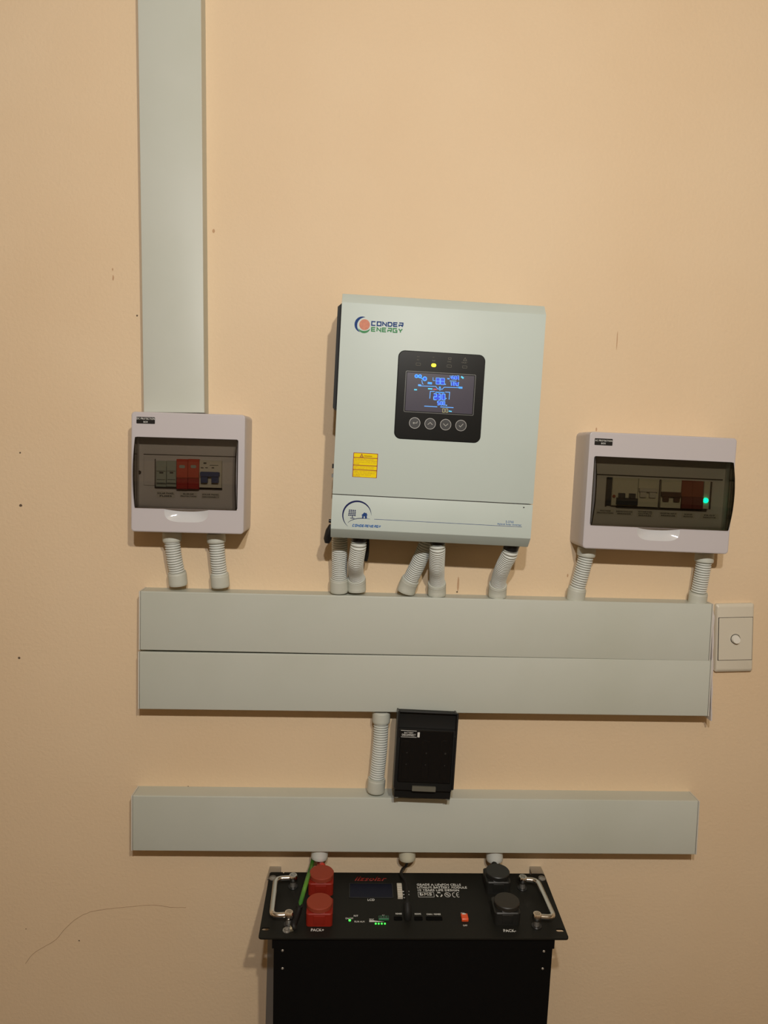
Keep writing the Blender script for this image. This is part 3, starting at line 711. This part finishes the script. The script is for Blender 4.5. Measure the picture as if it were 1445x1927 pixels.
# house and panel emblem on the terminal cover
z8 = zc(630, 930, 14.45); kk = px/14.45
def H(X, Y): p = L(M, *z8(X, Y), D); return (p.x, p.y)
b = MB(); c = H(604, 578)
pts, ws = [], []
for i in range(41):
    t_ = i/40; a = math.radians(3+(232-3)*t_); pts.append((c[0]+398*kk*math.cos(a), c[1]+398*kk*math.sin(a))); ws.append(max(4*kk, 50*kk*math.sin(PI*t_)**.8))
b.ribbon(pts, ws, D, D+.0002)
for i in range(4):
    for j in range(4):
        x0 = 385-7*j+i*50+ (j*3.5)*i*.35; y0 = 418+j*45+i*3
        b.poly([H(x0, y0), H(x0+36+j*1.5, y0+2), H(x0+36+j*2, y0+32), H(x0-4, y0+30)][::-1], D, D+.0002)
b.ribbon([H(475, 590), H(478, 650)], 20*kk, D, D+.0002); b.ribbon([H(415, 648), H(530, 656)], 18*kk, D, D+.0002)
hp = [H(355, 770), H(430, 715), H(520, 680), H(620, 660), H(720, 655), H(850, 662), H(960, 676)]
b.ribbon(hp, [6*kk, 12*kk, 16*kk, 18*kk, 16*kk, 10*kk, 4*kk], D, D+.0002)
b.build('emblem', M_NAVYD, tc, smooth=False)
b = MB(); b.shape([[H(722, 572), H(738, 555), H(805, 494), H(830, 512), H(868, 512), H(872, 545), H(890, 572), H(870, 582), H(872, 660), H(738, 655), H(742, 580)], [H(780, 655), H(818, 657), H(815, 605), H(800, 597), H(785, 605)]], D, D+.0002)
b.build('emblem_house', M_NAVY, tc, smooth=False)
letters(MB(), 'CONDERENERGY', H(475, 846), H(1245, 880), 72*kk, 17*kk, D, gap=.14, shear=.15).build('emblem_lettering', M_BLUEP, tc, smooth=False)
b = MB(); a_ = L(M, 704, 977, D); b2 = L(M, 982, 991.6, D)
b.ribbon([(a_.x, a_.y), (b2.x, b2.y)], .0006, D, D+.0002); b.build('rule_line', M_NAVY, tc, smooth=False)
z9 = zc(920, 965, 18.06)
def Q(X, Y): p = L(M, *z9(X, Y), D); return (p.x, p.y)
b = MB(); ang = math.atan2(b2.y-a_.y, b2.x-a_.x)
b.text('S-276S', Q(705, 308), (Q(840, 300)[0]-Q(572, 300)[0]), .0034, D, bold=.01, ang=ang)
b.text('Hybrid Solar Inverter', Q(695, 404), (Q(1110, 300)[0]-Q(290, 300)[0]), .0036, D, bold=.015, ang=ang)
b.build('model_lettering', M_BLUEP, tc, smooth=False)
c = L(M, 985.5, 955, D); MB().cyl((c.x, c.y, D), (c.x, c.y, D+.0004), .0011, seg=10).build('cover_screw', M_GAP, tc)
# cable glands under the inverter
Mi = M.inverted()

# ------------------------------------------------------------------ conduits
def conduit(label, path, r=.0132, pitch=.0042, top=None, bot=None, gland=False, group='corrugated conduits joining the trunkings to the boxes', hue=M_COUPLER, topdepth=None, seat=None):
    """path: [(px, py, d)...] top to bottom; top / bot: number of the points that a coupler covers"""
    P = [W(x, y, d) for x, y, d in path]
    base = P[-1].copy(); Mr = Matrix.Translation(base)
    rt = root('flexible_conduit', Mr, label, 'conduit', group)
    P = [p-base for p in P]
    sm = resample(catmull(P, .001), pitch/12)
    tot = len(sm)
    rad = [r - .0037*(0.5+0.5*math.cos(2*PI*(i*pitch/12)/pitch))**2.6 for i in range(tot)]
    MB().tube(sm, rad, 24).build('corrugated_hose', M_CONDUIT, rt, angle=80)
    def cpl(seg_, flip):
        q = resample(seg_, .001); n = len(q)
        rr = [.0158 if .002 < i*.001 < (n*.001-.002) else .0152 for i in range(n)]
        MB().tube(q, rr, 28).build('coupler', hue, rt)
    def sub(a, b_):
        return [p for p in sm if a <= p.z <= b_]
    if bot:
        zt = (W(*bot)-base).z; s_ = sub(-1, zt)
        cpl(s_, 0)
    if top:
        zt = (W(*top)-base).z; s_ = [p for p in sm if p.z >= zt]
        cpl(s_, 1)
    if gland:
        d0 = (sm[6]-sm[0]).normalized()
        MB().cyl(sm[0]+d0*.002, sm[0]-d0*.010, .0120, .0135, 24).build('gland', M_BLK, rt)
    return rt
conduit('left of two corrugated conduits under the small left breaker box', [(323.5, 1000, .030), (324, 1020, .030), (328, 1050, .028), (333, 1077, .024), (335.5, 1101, .022)], top=(324.5, 1019, .030), bot=(333, 1076, .024))
conduit('right of two corrugated conduits under the small left breaker box', [(406.5, 1004, .030), (407.5, 1022, .030), (410, 1052, .028), (413, 1080, .024), (415, 1104, .022)], top=(407.5, 1021, .030), bot=(413, 1079, .024))
conduit('leftmost corrugated conduit under the inverter, straight, at its left corner', [(639, 1004, .045), (639, 1030, .042), (638.5, 1065, .032), (638, 1090, .025), (638, 1114, .022)], r=.0135, bot=(638, 1088, .024), pitch=.0037)
conduit('bent corrugated conduit under the inverter, second from its left corner', [(675, 1018, .088), (674, 1030, .086), (670, 1056, .070), (669.5, 1075, .040), (671, 1090, .026), (671.3, 1102, .0225), (671.5, 1114, .022)], bot=(671, 1088, .028), gland=True, pitch=.0037)
conduit('slanting corrugated conduit under the middle of the inverter', [(806, 1012, .050), (800, 1030, .050), (788, 1058, .042), (775, 1085, .030), (768, 1100, .024), (763, 1115, .022)], bot=(773, 1090, .026), pitch=.0037)
conduit('upright corrugated conduit under the middle of the inverter, beside the slanting one', [(823, 1022, .088), (823, 1035, .085), (822, 1062, .066), (822, 1080, .042), (822, 1097, .027), (822, 1109, .0225), (822, 1121, .022)], bot=(822, 1096, .027), gland=True, pitch=.0037)
conduit('corrugated conduit under the right corner of the inverter, bending left', [(961, 1033, .088), (958, 1044, .084), (947, 1066, .064), (940, 1085, .040), (937, 1100, .027), (936, 1112, .0225), (935.5, 1124, .022)], bot=(937, 1099, .028), gland=True, pitch=.0037)
conduit('left of two corrugated conduits under the wide right breaker box', [(1104, 1030, .032), (1102, 1049, .032), (1094, 1080, .028), (1086, 1108, .024), (1082.5, 1130, .022)], top=(1102.5, 1047, .032), bot=(1086, 1106, .024))
conduit('right of two corrugated conduits under the wide right breaker box', [(1326, 1040, .032), (1324, 1060, .032), (1319, 1090, .028), (1314, 1116, .024), (1311.5, 1138, .022)], top=(1324.5, 1058, .032), bot=(1314, 1114, .024))
conduit('long corrugated conduit joining the trunkings beside the black fuse disconnector', [(717.5, 1337, .022), (717, 1362, .022), (715.5, 1396, .024), (712.5, 1430, .024), (709, 1463, .023), (707, 1489, .022)], top=(717, 1360, .022), bot=(709, 1464, .023))
# black cable tail hanging behind the bent conduit
P = [W(690, 1012, .05), W(690, 1030, .05), W(689, 1045, .045), W(687, 1054, .042)]
b = MB(); b.tube(catmull(P, .004), [.0045, .005, .0045, .006, .006, .005, .0055, .004, .003, .004, .005, .004][:1]*len(catmull(P, .004)), 10)
b.box(0, .0001, 0, .0001, 0, .0001)
tag(b.build('black_cable', M_WBLK), 'short black cable hanging under the inverter beside the bent conduit', 'cable')

# conduit stubs under the lowest trunking
def stub(pt, pb, label, m_, d=.021):
    a, c_ = W(*pt, d), W(*pb, d); Mr = Matrix.Translation(a); rt = root('conduit_stub', Mr, label, 'conduit fitting', 'conduit stubs under the lowest trunking')
    v = c_-a
    b = MB(); dd = v.normalized()
    b.tube([Vector(), v*.75, v-dd*.001, v, v, v-dd*.012], [.0148, .0150, .0150, .0143, .0118, .0115], 28); b.build('sleeve', m_, rt)
    return c_
sA = stub((603.5, 1586), (600.5, 1614), 'white stub left of three under the lowest trunking, carrying red and green cables', M_CONDUIT)
sB = stub((766, 1588), (766, 1616), 'cream stub in the middle under the lowest trunking, carrying a thin black cable', M_CREAMCPL)
sC = stub((930, 1590), (930.5, 1618), 'white stub right of three under the lowest trunking, carrying a thick black cable', M_CONDUIT)

# ------------------------------------------------------------------ fuse disconnector
D2 = .082
M, w, h = fit([(748, 1334), (865, 1338), (851, 1504), (741, 1498)], D2)
FD = root('fuse_disconnector', M, 'black battery fuse disconnector hanging between the trunkings', 'fuse disconnector')
hw, hh = w/2, h/2
vt = L(M, 800, 1352, .045).y; vb2 = L(M, 800, 1478, .0).y
MB().box(-hw+.004, hw-.004, vb2+.004, vt-.012, 0, .046, r=.003).build('base', M_BLKM, FD)
g = lambda py: L(M, 805, py, D2).y
v1, v2, v3, v4, v5 = L(M, 805, 1337, .050).y, g(1343), g(1375), g(1491.5), L(M, 796, 1503.5, D2-.012).y
MB().prof([(v5, .047), (v5, D2-.014), (v4-.0005, D2-.012), (v4, D2-.006), (v3, D2-.004), (v3+.001, D2-.010), (v2, D2-.008), (v2+.0005, D2), (v2+.003, D2-.001), (v1, .056), (v1, .047)], -hw+.003, hw-.003, .0008).build('cover', M_BLKM, FD)
for s in (-1, 1):
    a = s*(hw-.003); b_ = s*hw
    MB().prof([(v4-.002, .047), (v4-.002, .066), (v4+.006, D2-.001), (v3, D2-.001), (v2+.003, D2+.001), (v1+.001, .060), (v1+.001, .047)], min(a, b_), max(a, b_), .0006).build('side_rail', M_BLK, FD)
lid = MB().box(-hw+.006, hw-.006, v4+.0155, v3-.001, D2-.006, D2-.0025, r=.002, b=.001).build('smoked_lid', M_SMOKE, FD)
z10 = zc(740, 1365, 11.115)
def J(X, Y, n=D2-.0025): p = L(M, *z10(X, Y), n); return p
b = MB()
for X, Y, rr in ((285, 568, .0011), (690, 582, .0012), (1088, 590, .0017), (268, 810, .0010), (672, 825, .0010), (1072, 842, .0010), (1290, 235, .0014)):
    c = J(X, Y); b.cyl((c.x, c.y, D2-.0025), (c.x, c.y, D2-.0017), rr, seg=12)
b.build('fuse_bolt', mat('dull_bolt', (.05, .05, .045), .35, metal=.5), lid)
b = MB()
for X in (270, 680, 1080):
    p, q = J(X-60, 320), J(X+40, 1130); b.box(p.x, q.x, q.y, p.y, D2-.0025, D2-.0019, r=.002, b=.0005)
b.build('fuse_position', M_SMOKE, lid)
c = J(110, 100); c2_ = J(560, 255)
lb = MB().box(c.x, c2_.x, c2_.y, c.y, D2-.0025, D2-.0021, r=.0004, b=.0001).build('label_sticker', M_STICK, FD)
b = MB(); p, q = J(230, 150), J(420, 155); b.text('BATTERY', ((p.x+q.x)/2, p.y), q.x-p.x, .0026, D2-.0021, bold=.02)
p, q = J(180, 196), J(468, 204); b.text('DISCONNECT', ((p.x+q.x)/2, (p.y+q.y)/2), q.x-p.x, .0036, D2-.0021, bold=.025)
b.ribbon([tuple(J(160, 100)[:2]), tuple(J(488, 118)[:2])], .0007, D2-.0021, D2-.0019); b.ribbon([tuple(J(160, 236)[:2]), tuple(J(488, 250)[:2])], .0007, D2-.0021, D2-.0019)
p, q = J(508, 142), J(548, 250); b.box(p.x, q.x, q.y, p.y, D2-.0021, D2-.0019, r=.0006, b=.00005)
b.build('lettering', M_WHT, lb, smooth=False)
p, q = J(395, 1275), J(882, 1392)
npl = MB().box(p.x, q.x, q.y, p.y, D2-.006, D2-.0018, r=.0006, b=.0001).build('nameplate', M_NAMEPL, FD)
b = MB()
for k_ in range(9): 
    x_ = p.x+.004+k_*.0028; b.box(x_, x_+.0018, (p.y+q.y)/2-.0009, (p.y+q.y)/2+.0006, D2-.0018, D2-.0017, b=.00002)
b.build('nameplate_marks', mat('nameplate_ink', (.12, .115, .09), .6), npl, smooth=False)
for s in (-1, 1):
    MB().box(s*(hw-.007)-.0035, s*(hw-.007)+.0035, v5-.0015, v5+.010, .047, .068, r=.001).build('foot', M_NAMEPL, FD)

# ------------------------------------------------------------------ battery
tilt, yawb, rob = .0795, .0032, -.0087
MB_ = Matrix.Translation(CAM + Vector((.116, 1.1311, -.7489))) @ Matrix.Rotation(yawb, 4, 'Z') @ Matrix.Rotation(rob, 4, 'Y') @ Matrix.Rotation(tilt, 4, 'X')
BAT = root('rack_battery', MB_, 'black rack-mount lithium battery standing on the floor with its panel facing up', 'battery')
PH = .163; PWh = .2413
def B(px_, py_, n=0.0): p = L(MB_, px_, py_, n); return p
# front panel with ear slots and notches
outl = []
def corner(cx_, cy_, r_, k_):
    return [(cx_+r_*math.cos(PI/2*k_+PI/2*i/4), cy_+r_*math.sin(PI/2*k_+PI/2*i/4)) for i in range(5)]
outl += corner(PWh-.004, PH-.004, .004, 0)
nx = .2413-.024
outl += [(nx+.0015, PH), (nx, PH-.003), (nx-.0015, PH)]
outl += [(-nx+.0015, PH), (-nx, PH-.003), (-nx-.0015, PH)]
outl += corner(-PWh+.004, PH-.004, .004, 1)+corner(-PWh+.005, .005, .005, 2)+corner(PWh-.005, .005, .005, 3)
slots = []
for q_ in ((500, 1747.5), (1053.5, 1750)):
    c = B(*q_); slots.append(rrect(c.x, c.y, .0125, .0068, .0033)[::-1])
PAN = MB().shape([outl]+slots, -.003, 0, .0004).build('front_panel', M_PANEL, BAT)
BWh = .4365/2
body = MB().box(-BWh, BWh, .0062, .158, -.5985, -.022, r=.001, b=0.0003).build('housing', M_BODY, BAT)
MB().box(-BWh-.0025, BWh+.0025, .005, .159, -.022, -.0031, r=.001).build('panel_frame', M_BODY, BAT)
for px_, py_ in ((531.5, 1789), (531.5, 1822.6), (1023.3, 1790.5), (1021, 1823)):
    p = L(MB_, px_, py_, .0062, axis=1)
    MB().cyl((p.x, .0062, p.z), (p.x, .0050, p.z), .0022, .0013, 12).build('side_screw', M_STEEL, body)
# handles
def handle(pts, ends):
    hn = .017
    P = [B(*p, hn) for p in pts]
    full = []
    for i, p in enumerate(P):
        if 0 < i < len(P)-1:
            a = (P[i-1]-p).normalized()*.011; c_ = (P[i+1]-p).normalized()*.011
            full += [p+a*(1-t_)**2+c_*t_**2 for t_ in [k_/7 for k_ in range(8)]]
        else: full.append(p)
    hd = MB().tube(full, .0044, 16).build('handle', M_CHROME, BAT, angle=60)
    for e in (P[0], P[-1]):
        b = MB(); b.cyl((e.x, e.y, 0), (e.x, e.y, hn-.004), .0046, seg=20); b.build('handle_post', M_STEEL, hd)
        b = MB(); b.tube([(e.x, e.y, hn-.006), (e.x, e.y, hn-.004), (e.x, e.y, hn+.003), (e.x, e.y, hn+.0052), (e.x, e.y, hn+.0052), (e.x, e.y, hn+.0038)], [.006, .0074, .0074, .0062, .0048, .0040], 24); b.build('handle_cap', M_CHROME, hd)
        MB().cyl((e.x, e.y, 0), (e.x, e.y, .0015), .0085, seg=24, rim=.0006).build('post_washer', M_BLK, hd)
handle([(551.5, 1651.5), (519, 1653.5), (511.5, 1723), (543.5, 1721.5)], None)
handle([(983.5, 1654.5), (1011, 1657), (1042.5, 1727), (1010.5, 1724.5)], None)
for px_, py_ in ((513.4, 1652.5), (1019.5, 1653)):
    c = B(px_, py_); MB().tube([(c.x, c.y, 0), (c.x, c.y, .0015), (c.x, c.y, .003), (c.x, c.y, .0034)], [.0066, .0062, .0036, .001], 20).build('ear_screw', M_STEEL, BAT)
c = B(539.6, 1751); b = MB(); b.tube([(c.x, c.y, 0), (c.x, c.y, .0012), (c.x, c.y, .0012), (c.x, c.y, .004), (c.x, c.y, .0045)], [.0065, .0065, .0042, .0036, .001], 18); b.build('earth_bolt', M_STEEL, BAT)

# display, terminals, lights, lettering on the panel
z1 = zc(640, 1635, 10.32); z2 = zc(640, 1700, 5.558); z3 = zc(770, 1640, 10.32)
def rectB(f, X0, X1, Y0, Y1, n=0):
    a, c_ = B(*f(X0, Y1), n), B(*f(X1, Y0), n); return a.x, c_.x, a.y, c_.y
q = rectB(z1, 190, 1000, 300, 560); ds = MB().box(*q, 0, .0006, r=.0015).build('display', M_DISPB, BAT)
MB().shape([rrect((q[0]+q[1])/2, (q[2]+q[3])/2, q[1]-q[0]+.003, q[3]-q[2]+.003, .002), rrect((q[0]+q[1])/2, (q[2]+q[3])/2, q[1]-q[0], q[3]-q[2], .0012)], 0, .0010).build('display_surround', M_BLK, ds)
q = rectB(z1, 1118, 1192, 322, 585)
b = MB(); n_ = 6; hgt_ = (q[3]-q[2])/n_
for i in range(n_): b.box(q[0], q[1], q[2]+i*hgt_, q[2]+(i+.94)*hgt_, 0, .005, r=.0006, b=.0005)
b.build('terminal_block', M_TERM, BAT)
q = rectB(z2, 402, 508, 145, 178); tb = MB().box(*q, 0, .003, r=.0004).build('terminal_block', M_TGRN, BAT)
b = MB()
for i in range(4):
    x_ = q[0]+(q[1]-q[0])*(i+.5)/4; b.box(x_-.0014, x_+.0014, q[2]+.0012, q[3]-.0012, .003, .0033, b=.0001)
b.build('terminal_slot', M_BLK, tb)
for X in (605, 818, 940, 1025):
    c = B(*z2(X, 160)); MB().loft([(0, .0135, .0085, .002, c.x, c.y), (.0008, .0135, .0085, .002, c.x, c.y)]).build('port', mat('port_black', (.0015, .0015, .0015), .7, spec=.1) if X == 605 else bpy.data.materials['port_black'], BAT)
for X, Y in ((100, 180), (372, 215), (403, 215), (435, 215), (468, 215)):
    c = B(*z2(X, Y)); R = .0019 if X == 100 else .0014
    MB().tube([(c.x, c.y, 0), (c.x, c.y, .001), (c.x, c.y, .0014)], [R, R, R*.4], 14).build('status_led', M_LEDG, BAT)
c = B(*z2(1300, 160)); q = rectB(z2, 1272, 1330, 128, 190)
sw_ = MB().box(q[0], q[1], q[2], q[3], 0, .0045, r=.001, b=.0008).build('power_rocker', M_ORNG, BAT)
MB().box(q[0]+.002, q[1]-.003, q[3]-.003, q[3]-.0008, .0045, .0048, r=.0005, b=.0001).build('rocker_mark', M_WHT, sw_)
def bt(txt, f, X0, X1, Yc, hpx, bold=.03, tgt=None, shear=0):
    a, c_ = B(*f(X0, Yc)), B(*f(X1, Yc)); t = MB().text(txt, ((a.x+c_.x)/2, (a.y+c_.y)/2), c_.x-a.x, hpx*.00163, 0, bold=bold, shear=shear)
    t.build('logo_lettering' if tgt else 'panel_lettering', tgt or M_WHT, BAT, smooth=False)
bt('GRADE A LiFePO4 CELLS', z3, 145, 1000, 255, 3.6, .035); bt('LITHIUM BATTERY MODULE', z3, 152, 1118, 308, 3.7, .035); bt('10 YEARS LIFE DESIGN', z3, 165, 965, 361, 3.7, .035)
bt('BMS', z3, 205, 440, 440, 4.6, .03)
q = rectB(z3, 178, 475, 400, 498); b = MB(); b.shape([rrect((q[0]+q[1])/2, (q[2]+q[3])/2, q[1]-q[0], q[3]-q[2], .0008), rrect((q[0]+q[1])/2, (q[2]+q[3])/2, q[1]-q[0]-.0012, q[3]-q[2]-.0014, .0004)], 0, .00015); b.build('panel_symbol', M_WHT, BAT, smooth=False)
c = B(*z3(743, 452)); b = MB(); b.shape([circle(c, .0052, 24, .0062), circle(c, .0042, 24, .0051)], 0, .00015); b.text('S', (c.x+.0004, c.y), .003, .006, 0, bold=.03, ang=.5); b.text('R', (c.x-.0016, c.y+.001), .002, .004, 0); b.build('panel_symbol', M_WHT, BAT, smooth=False); b = MB()
c = B(*z3(580, 452))
for k_ in range(3):
    a0 = 90+120*k_
    pts = [(c.x+.0046*math.cos(math.radians(a0+d_)), c.y+.0056*math.sin(math.radians(a0+d_))) for d_ in (-38, -18, 0, 18, 38)]
    b.ribbon(pts, [.0012, .002, .0022, .0026, .0008], 0, .00015)
b.build('panel_symbol', M_WHT, BAT, smooth=False); b = MB()
for xx, e in ((872, 0), (950, 1)):
    c = B(*z3(xx, 455)); pts = [(c.x+.0028*math.cos(math.radians(a_)), c.y+.0058*math.sin(math.radians(a_))) for a_ in range(60, 301, 20)]
    b.ribbon(pts, .0010, 0, .00015)
    if e: b.ribbon([(c.x-.0026, c.y), (c.x+.0010, c.y)], .0011, 0, .00015)
b.build('panel_symbol', M_WHT, BAT, smooth=False)
bt('LCD', z1, 532, 668, 600, 3.6, .03)
z4b = zc(550, 1590, 10.71); z5b = zc(890, 1590, 7.605)
bt('PACK+', z4b, 375, 637, 1712, 4.0, .03); bt('PACK-', z5b, 435, 612, 1226, 4.0, .03)
bt('ON', z2, 1262, 1300, 103, 2.2, .02); bt('OFF', z2, 1285, 1330, 231, 2.2, .02)
bt('RST', z2, 142, 188, 130, 2.4, .02); bt('ON/OFF', z2, 55, 137, 157, 2.4, .02); bt('RUN ALM', z2, 150, 255, 190, 2.4, .02); bt('SOC', z2, 305, 352, 168, 2.4, .02); bt('DC', z2, 440, 466, 128, 2.4, .02)
bt('RS485', z2, 580, 645, 108, 2.4, .03); bt('RS232', z2, 780, 845, 110, 2.4, .03); bt('CAN / RS485', z2, 903, 1050, 113, 2.4, .03)
for X, Y, t_ in ((1297, 383, 'ON'), (1320, 438, 'ADS'), (1325, 498, '2'), (1218, 438, '1'), (1232, 498, '3'), (1240, 560, '4')): bt(t_, z1, X-22, X+22, Y, 1.6, .02)
b = MB(); a, c_, e_ = B(*z2(305, 178)), B(*z2(305, 195)), B(*z2(462, 193)); b.poly([(a.x, a.y), (c_.x, c_.y), (e_.x, e_.y), (B(*z2(345, 179)).x, B(*z2(345, 179)).y)], 0, .00015)
b.build('charge_wedge', M_WHT, BAT, smooth=False)
bt('llzsolar', z1, 278, 905, 192, 7.4, .022, mat('red_print', (.24, .016, .010), .5), .42)

# wall brackets holding the ears
for (pxa, pxb), lab in (((506, 528), 'grey steel bracket behind the left top corner of the battery'), ((999, 1021), 'grey steel bracket behind the right top corner of the battery')):
    a = W(pxa, 1636, .012); c_ = W(pxb, 1636, .012); zt = W((pxa+pxb)/2, 1637, .012).z
    b = MB(); Mw = Matrix.Translation((0, 0, 0))
    zp = B((pxa+pxb)/2, 1642).y
    Mq = wallframe((a.x+c_.x)/2, zt); wdt = c_.x-a.x
    b.box(-wdt/2, wdt/2, -.34, 0, 0, .003, r=.001); b.box(-wdt/2, wdt/2, -.0035, 0, .003, .040, r=.001)
    o = b.build('wall_bracket', M_STEEL, None, Mq); tag(o, lab, 'bracket', 'brackets behind the battery')

# ------------------------------------------------------------------ battery connectors and cables
def plug(cx_, py_b, label, body_m, cap_m, lean=0.0, rear=None, cab=None, cap_px=None):
    f0 = B(cx_, py_b, 0); S = .0415; hB = .022
    cv = f0.y+S/2
    # height of cap from its centre pixel
    n_c = .045
    for _ in range(30):
        t_ = B(*cap_px, n_c); n_c += (t_.y-cv)*.6
        n_c = max(.03, min(.06, n_c))
    Mp = MB_ @ Matrix.Translation((f0.x, cv, 0))
    rt = root('battery_connector', Mp, label, 'connector', 'battery connectors')
    MB().loft([(.0002, S, S, .005, 0, 0), (hB-.0015, S, S, .005, 0, 0), (hB, S-.003, S-.003, .004, 0, 0)], 6).build('socket_base', body_m, rt)
    cu_ = B(*cap_px, n_c).x-f0.x
    b = MB(); b.loft([(hB, S*.80, S*.86, .009, 0, 0), (n_c-.007, S*.74, S*.80, .012, cu_*.6, 0)], 8)
    b.prof([(-S/2-.0006, .004), (-S/2-.0006, hB-.004), (-S/2+.004, hB+.004), (-S/2+.004, .004)], -.009, .009, .0008)
    b.build('plug_body', body_m, rt)
    R = .0205
    b = MB(); b.tube([(cu_, 0, n_c-.0075), (cu_, 0, n_c-.0070), (cu_, 0, n_c-.0012), (cu_, 0, n_c), ], [R*.90, R, R, R-.001], 40); b.build('round_cap', cap_m, rt)
    return rt, Mp, cu_, n_c
def cable(pts_world, r_, m_, rt=None, name='cable', M=None, seg=12):
    b = MB()
    if rt is not None:
        Mi_ = M.inverted(); pts_world = [Mi_ @ p for p in pts_world]
    b.tube(catmull(pts_world, .004), r_, seg); return b.build(name, m_, rt)
rU, Mp, cu_, nc = plug(603, 1686, 'upper red battery connector with red cable, behind the other red one', M_CRED, M_CREDT, cap_px=(605, 1643.5))
back = Mp @ Vector((cu_, .016, nc-.014))
cable([back, Mp @ Vector((cu_, .030, nc-.010)), sA+Vector((.002, 0, -.014)), sA+Vector((.002, 0, .006))], .0058, M_WRED, rU, M=Mp)
rL, Mp, _, _ = plug(600.3, 1744, 'lower red battery connector above the PACK+ marking', M_CRED, M_CREDT, cap_px=(601, 1699))
rU, Mp, cu_, nc = plug(937.5, 1683, 'upper black battery connector with thick black cable, behind the other black one', M_CBLK, M_CBLK, cap_px=(939, 1647))
back = Mp @ Vector((cu_, .016, nc-.014))
cable([back, Mp @ Vector((cu_, .030, nc-.010)), sC+Vector((.002, 0, -.014)), sC+Vector((.002, 0, .006))], .0058, M_WBLK, rU, M=Mp)
plug(954.5, 1742, 'lower black battery connector above the PACK- marking', M_CBLK, mat('connector_cap_dark', (.022, .019, .014), .5), cap_px=(955.8, 1701))
# green earth cable to the corner bolt
g0 = sA+Vector((-.010, -.004, .006))
gw = [g0, W(587, 1626, .030), MB_ @ B(578, 1655, .035), MB_ @ B(570.5, 1681, .028), MB_ @ B(563, 1708, .018)]
o_g = root('earth_cable', Matrix.Translation(gw[-1]), 'green earth cable running from the left stub to the battery corner bolt', 'cable')
Mg = Matrix.Translation(gw[-1])
cable(gw, .0036, M_WGRN, o_g, 'green_sheath', Mg)
bp = B(539.6, 1751, 0); bl = MB_ @ Vector((bp.x+.012, bp.y+.002, .003))
cable([gw[-1]+Vector((0.0008, 0, .004)), gw[-1], MB_ @ B(559, 1722, .012), MB_ @ B(552, 1742, .006), bl], .0052, M_WBLK, o_g, 'heat_shrink', Mg)
b = MB(); bpw = MB_ @ Vector((bp.x+.005, bp.y+.001, .0022)); b.tube([Mg.inverted() @ p for p in (bl, bpw)], [.0042, .0058], 12); b.build('cable_lug', M_BRASS, o_g)
# thin black communication cable into the panel socket
cp = [sB+Vector((.001, 0, .008)), sB+Vector((-.001, -.004, -.010)), W(757, 1636, .045), MB_ @ B(755, 1646, .014), MB_ @ B(764, 1662, .012), MB_ @ B(766, 1685, .015), MB_ @ B(766.5, 1702, .018)]
Mc = Matrix.Translation(cp[-1]); rc = root('communication_cable', Mc, 'thin black cable from the middle stub plugged into the battery panel', 'cable')
cable(cp, .0024, M_WBLK, rc, 'sheath', Mc)
p1 = B(766.5, 1702, .018); p2 = B(767, 1731, .0)
Mi2 = Mc.inverted() @ MB_
b = MB(); b.tube([Mi2 @ Vector((p1.x, p1.y+.006, .019)), Mi2 @ Vector((p1.x, p1.y, .018)), Mi2 @ Vector((p1.x, p2.y+.006, .013)), Mi2 @ Vector((p2.x, p2.y+.003, .008)), Mi2 @ Vector((p2.x, p2.y+.003, .0005))], [.0035, .0062, .0064, .0066, .0062], 12); b.build('plug_boot', M_BLKM, rc)
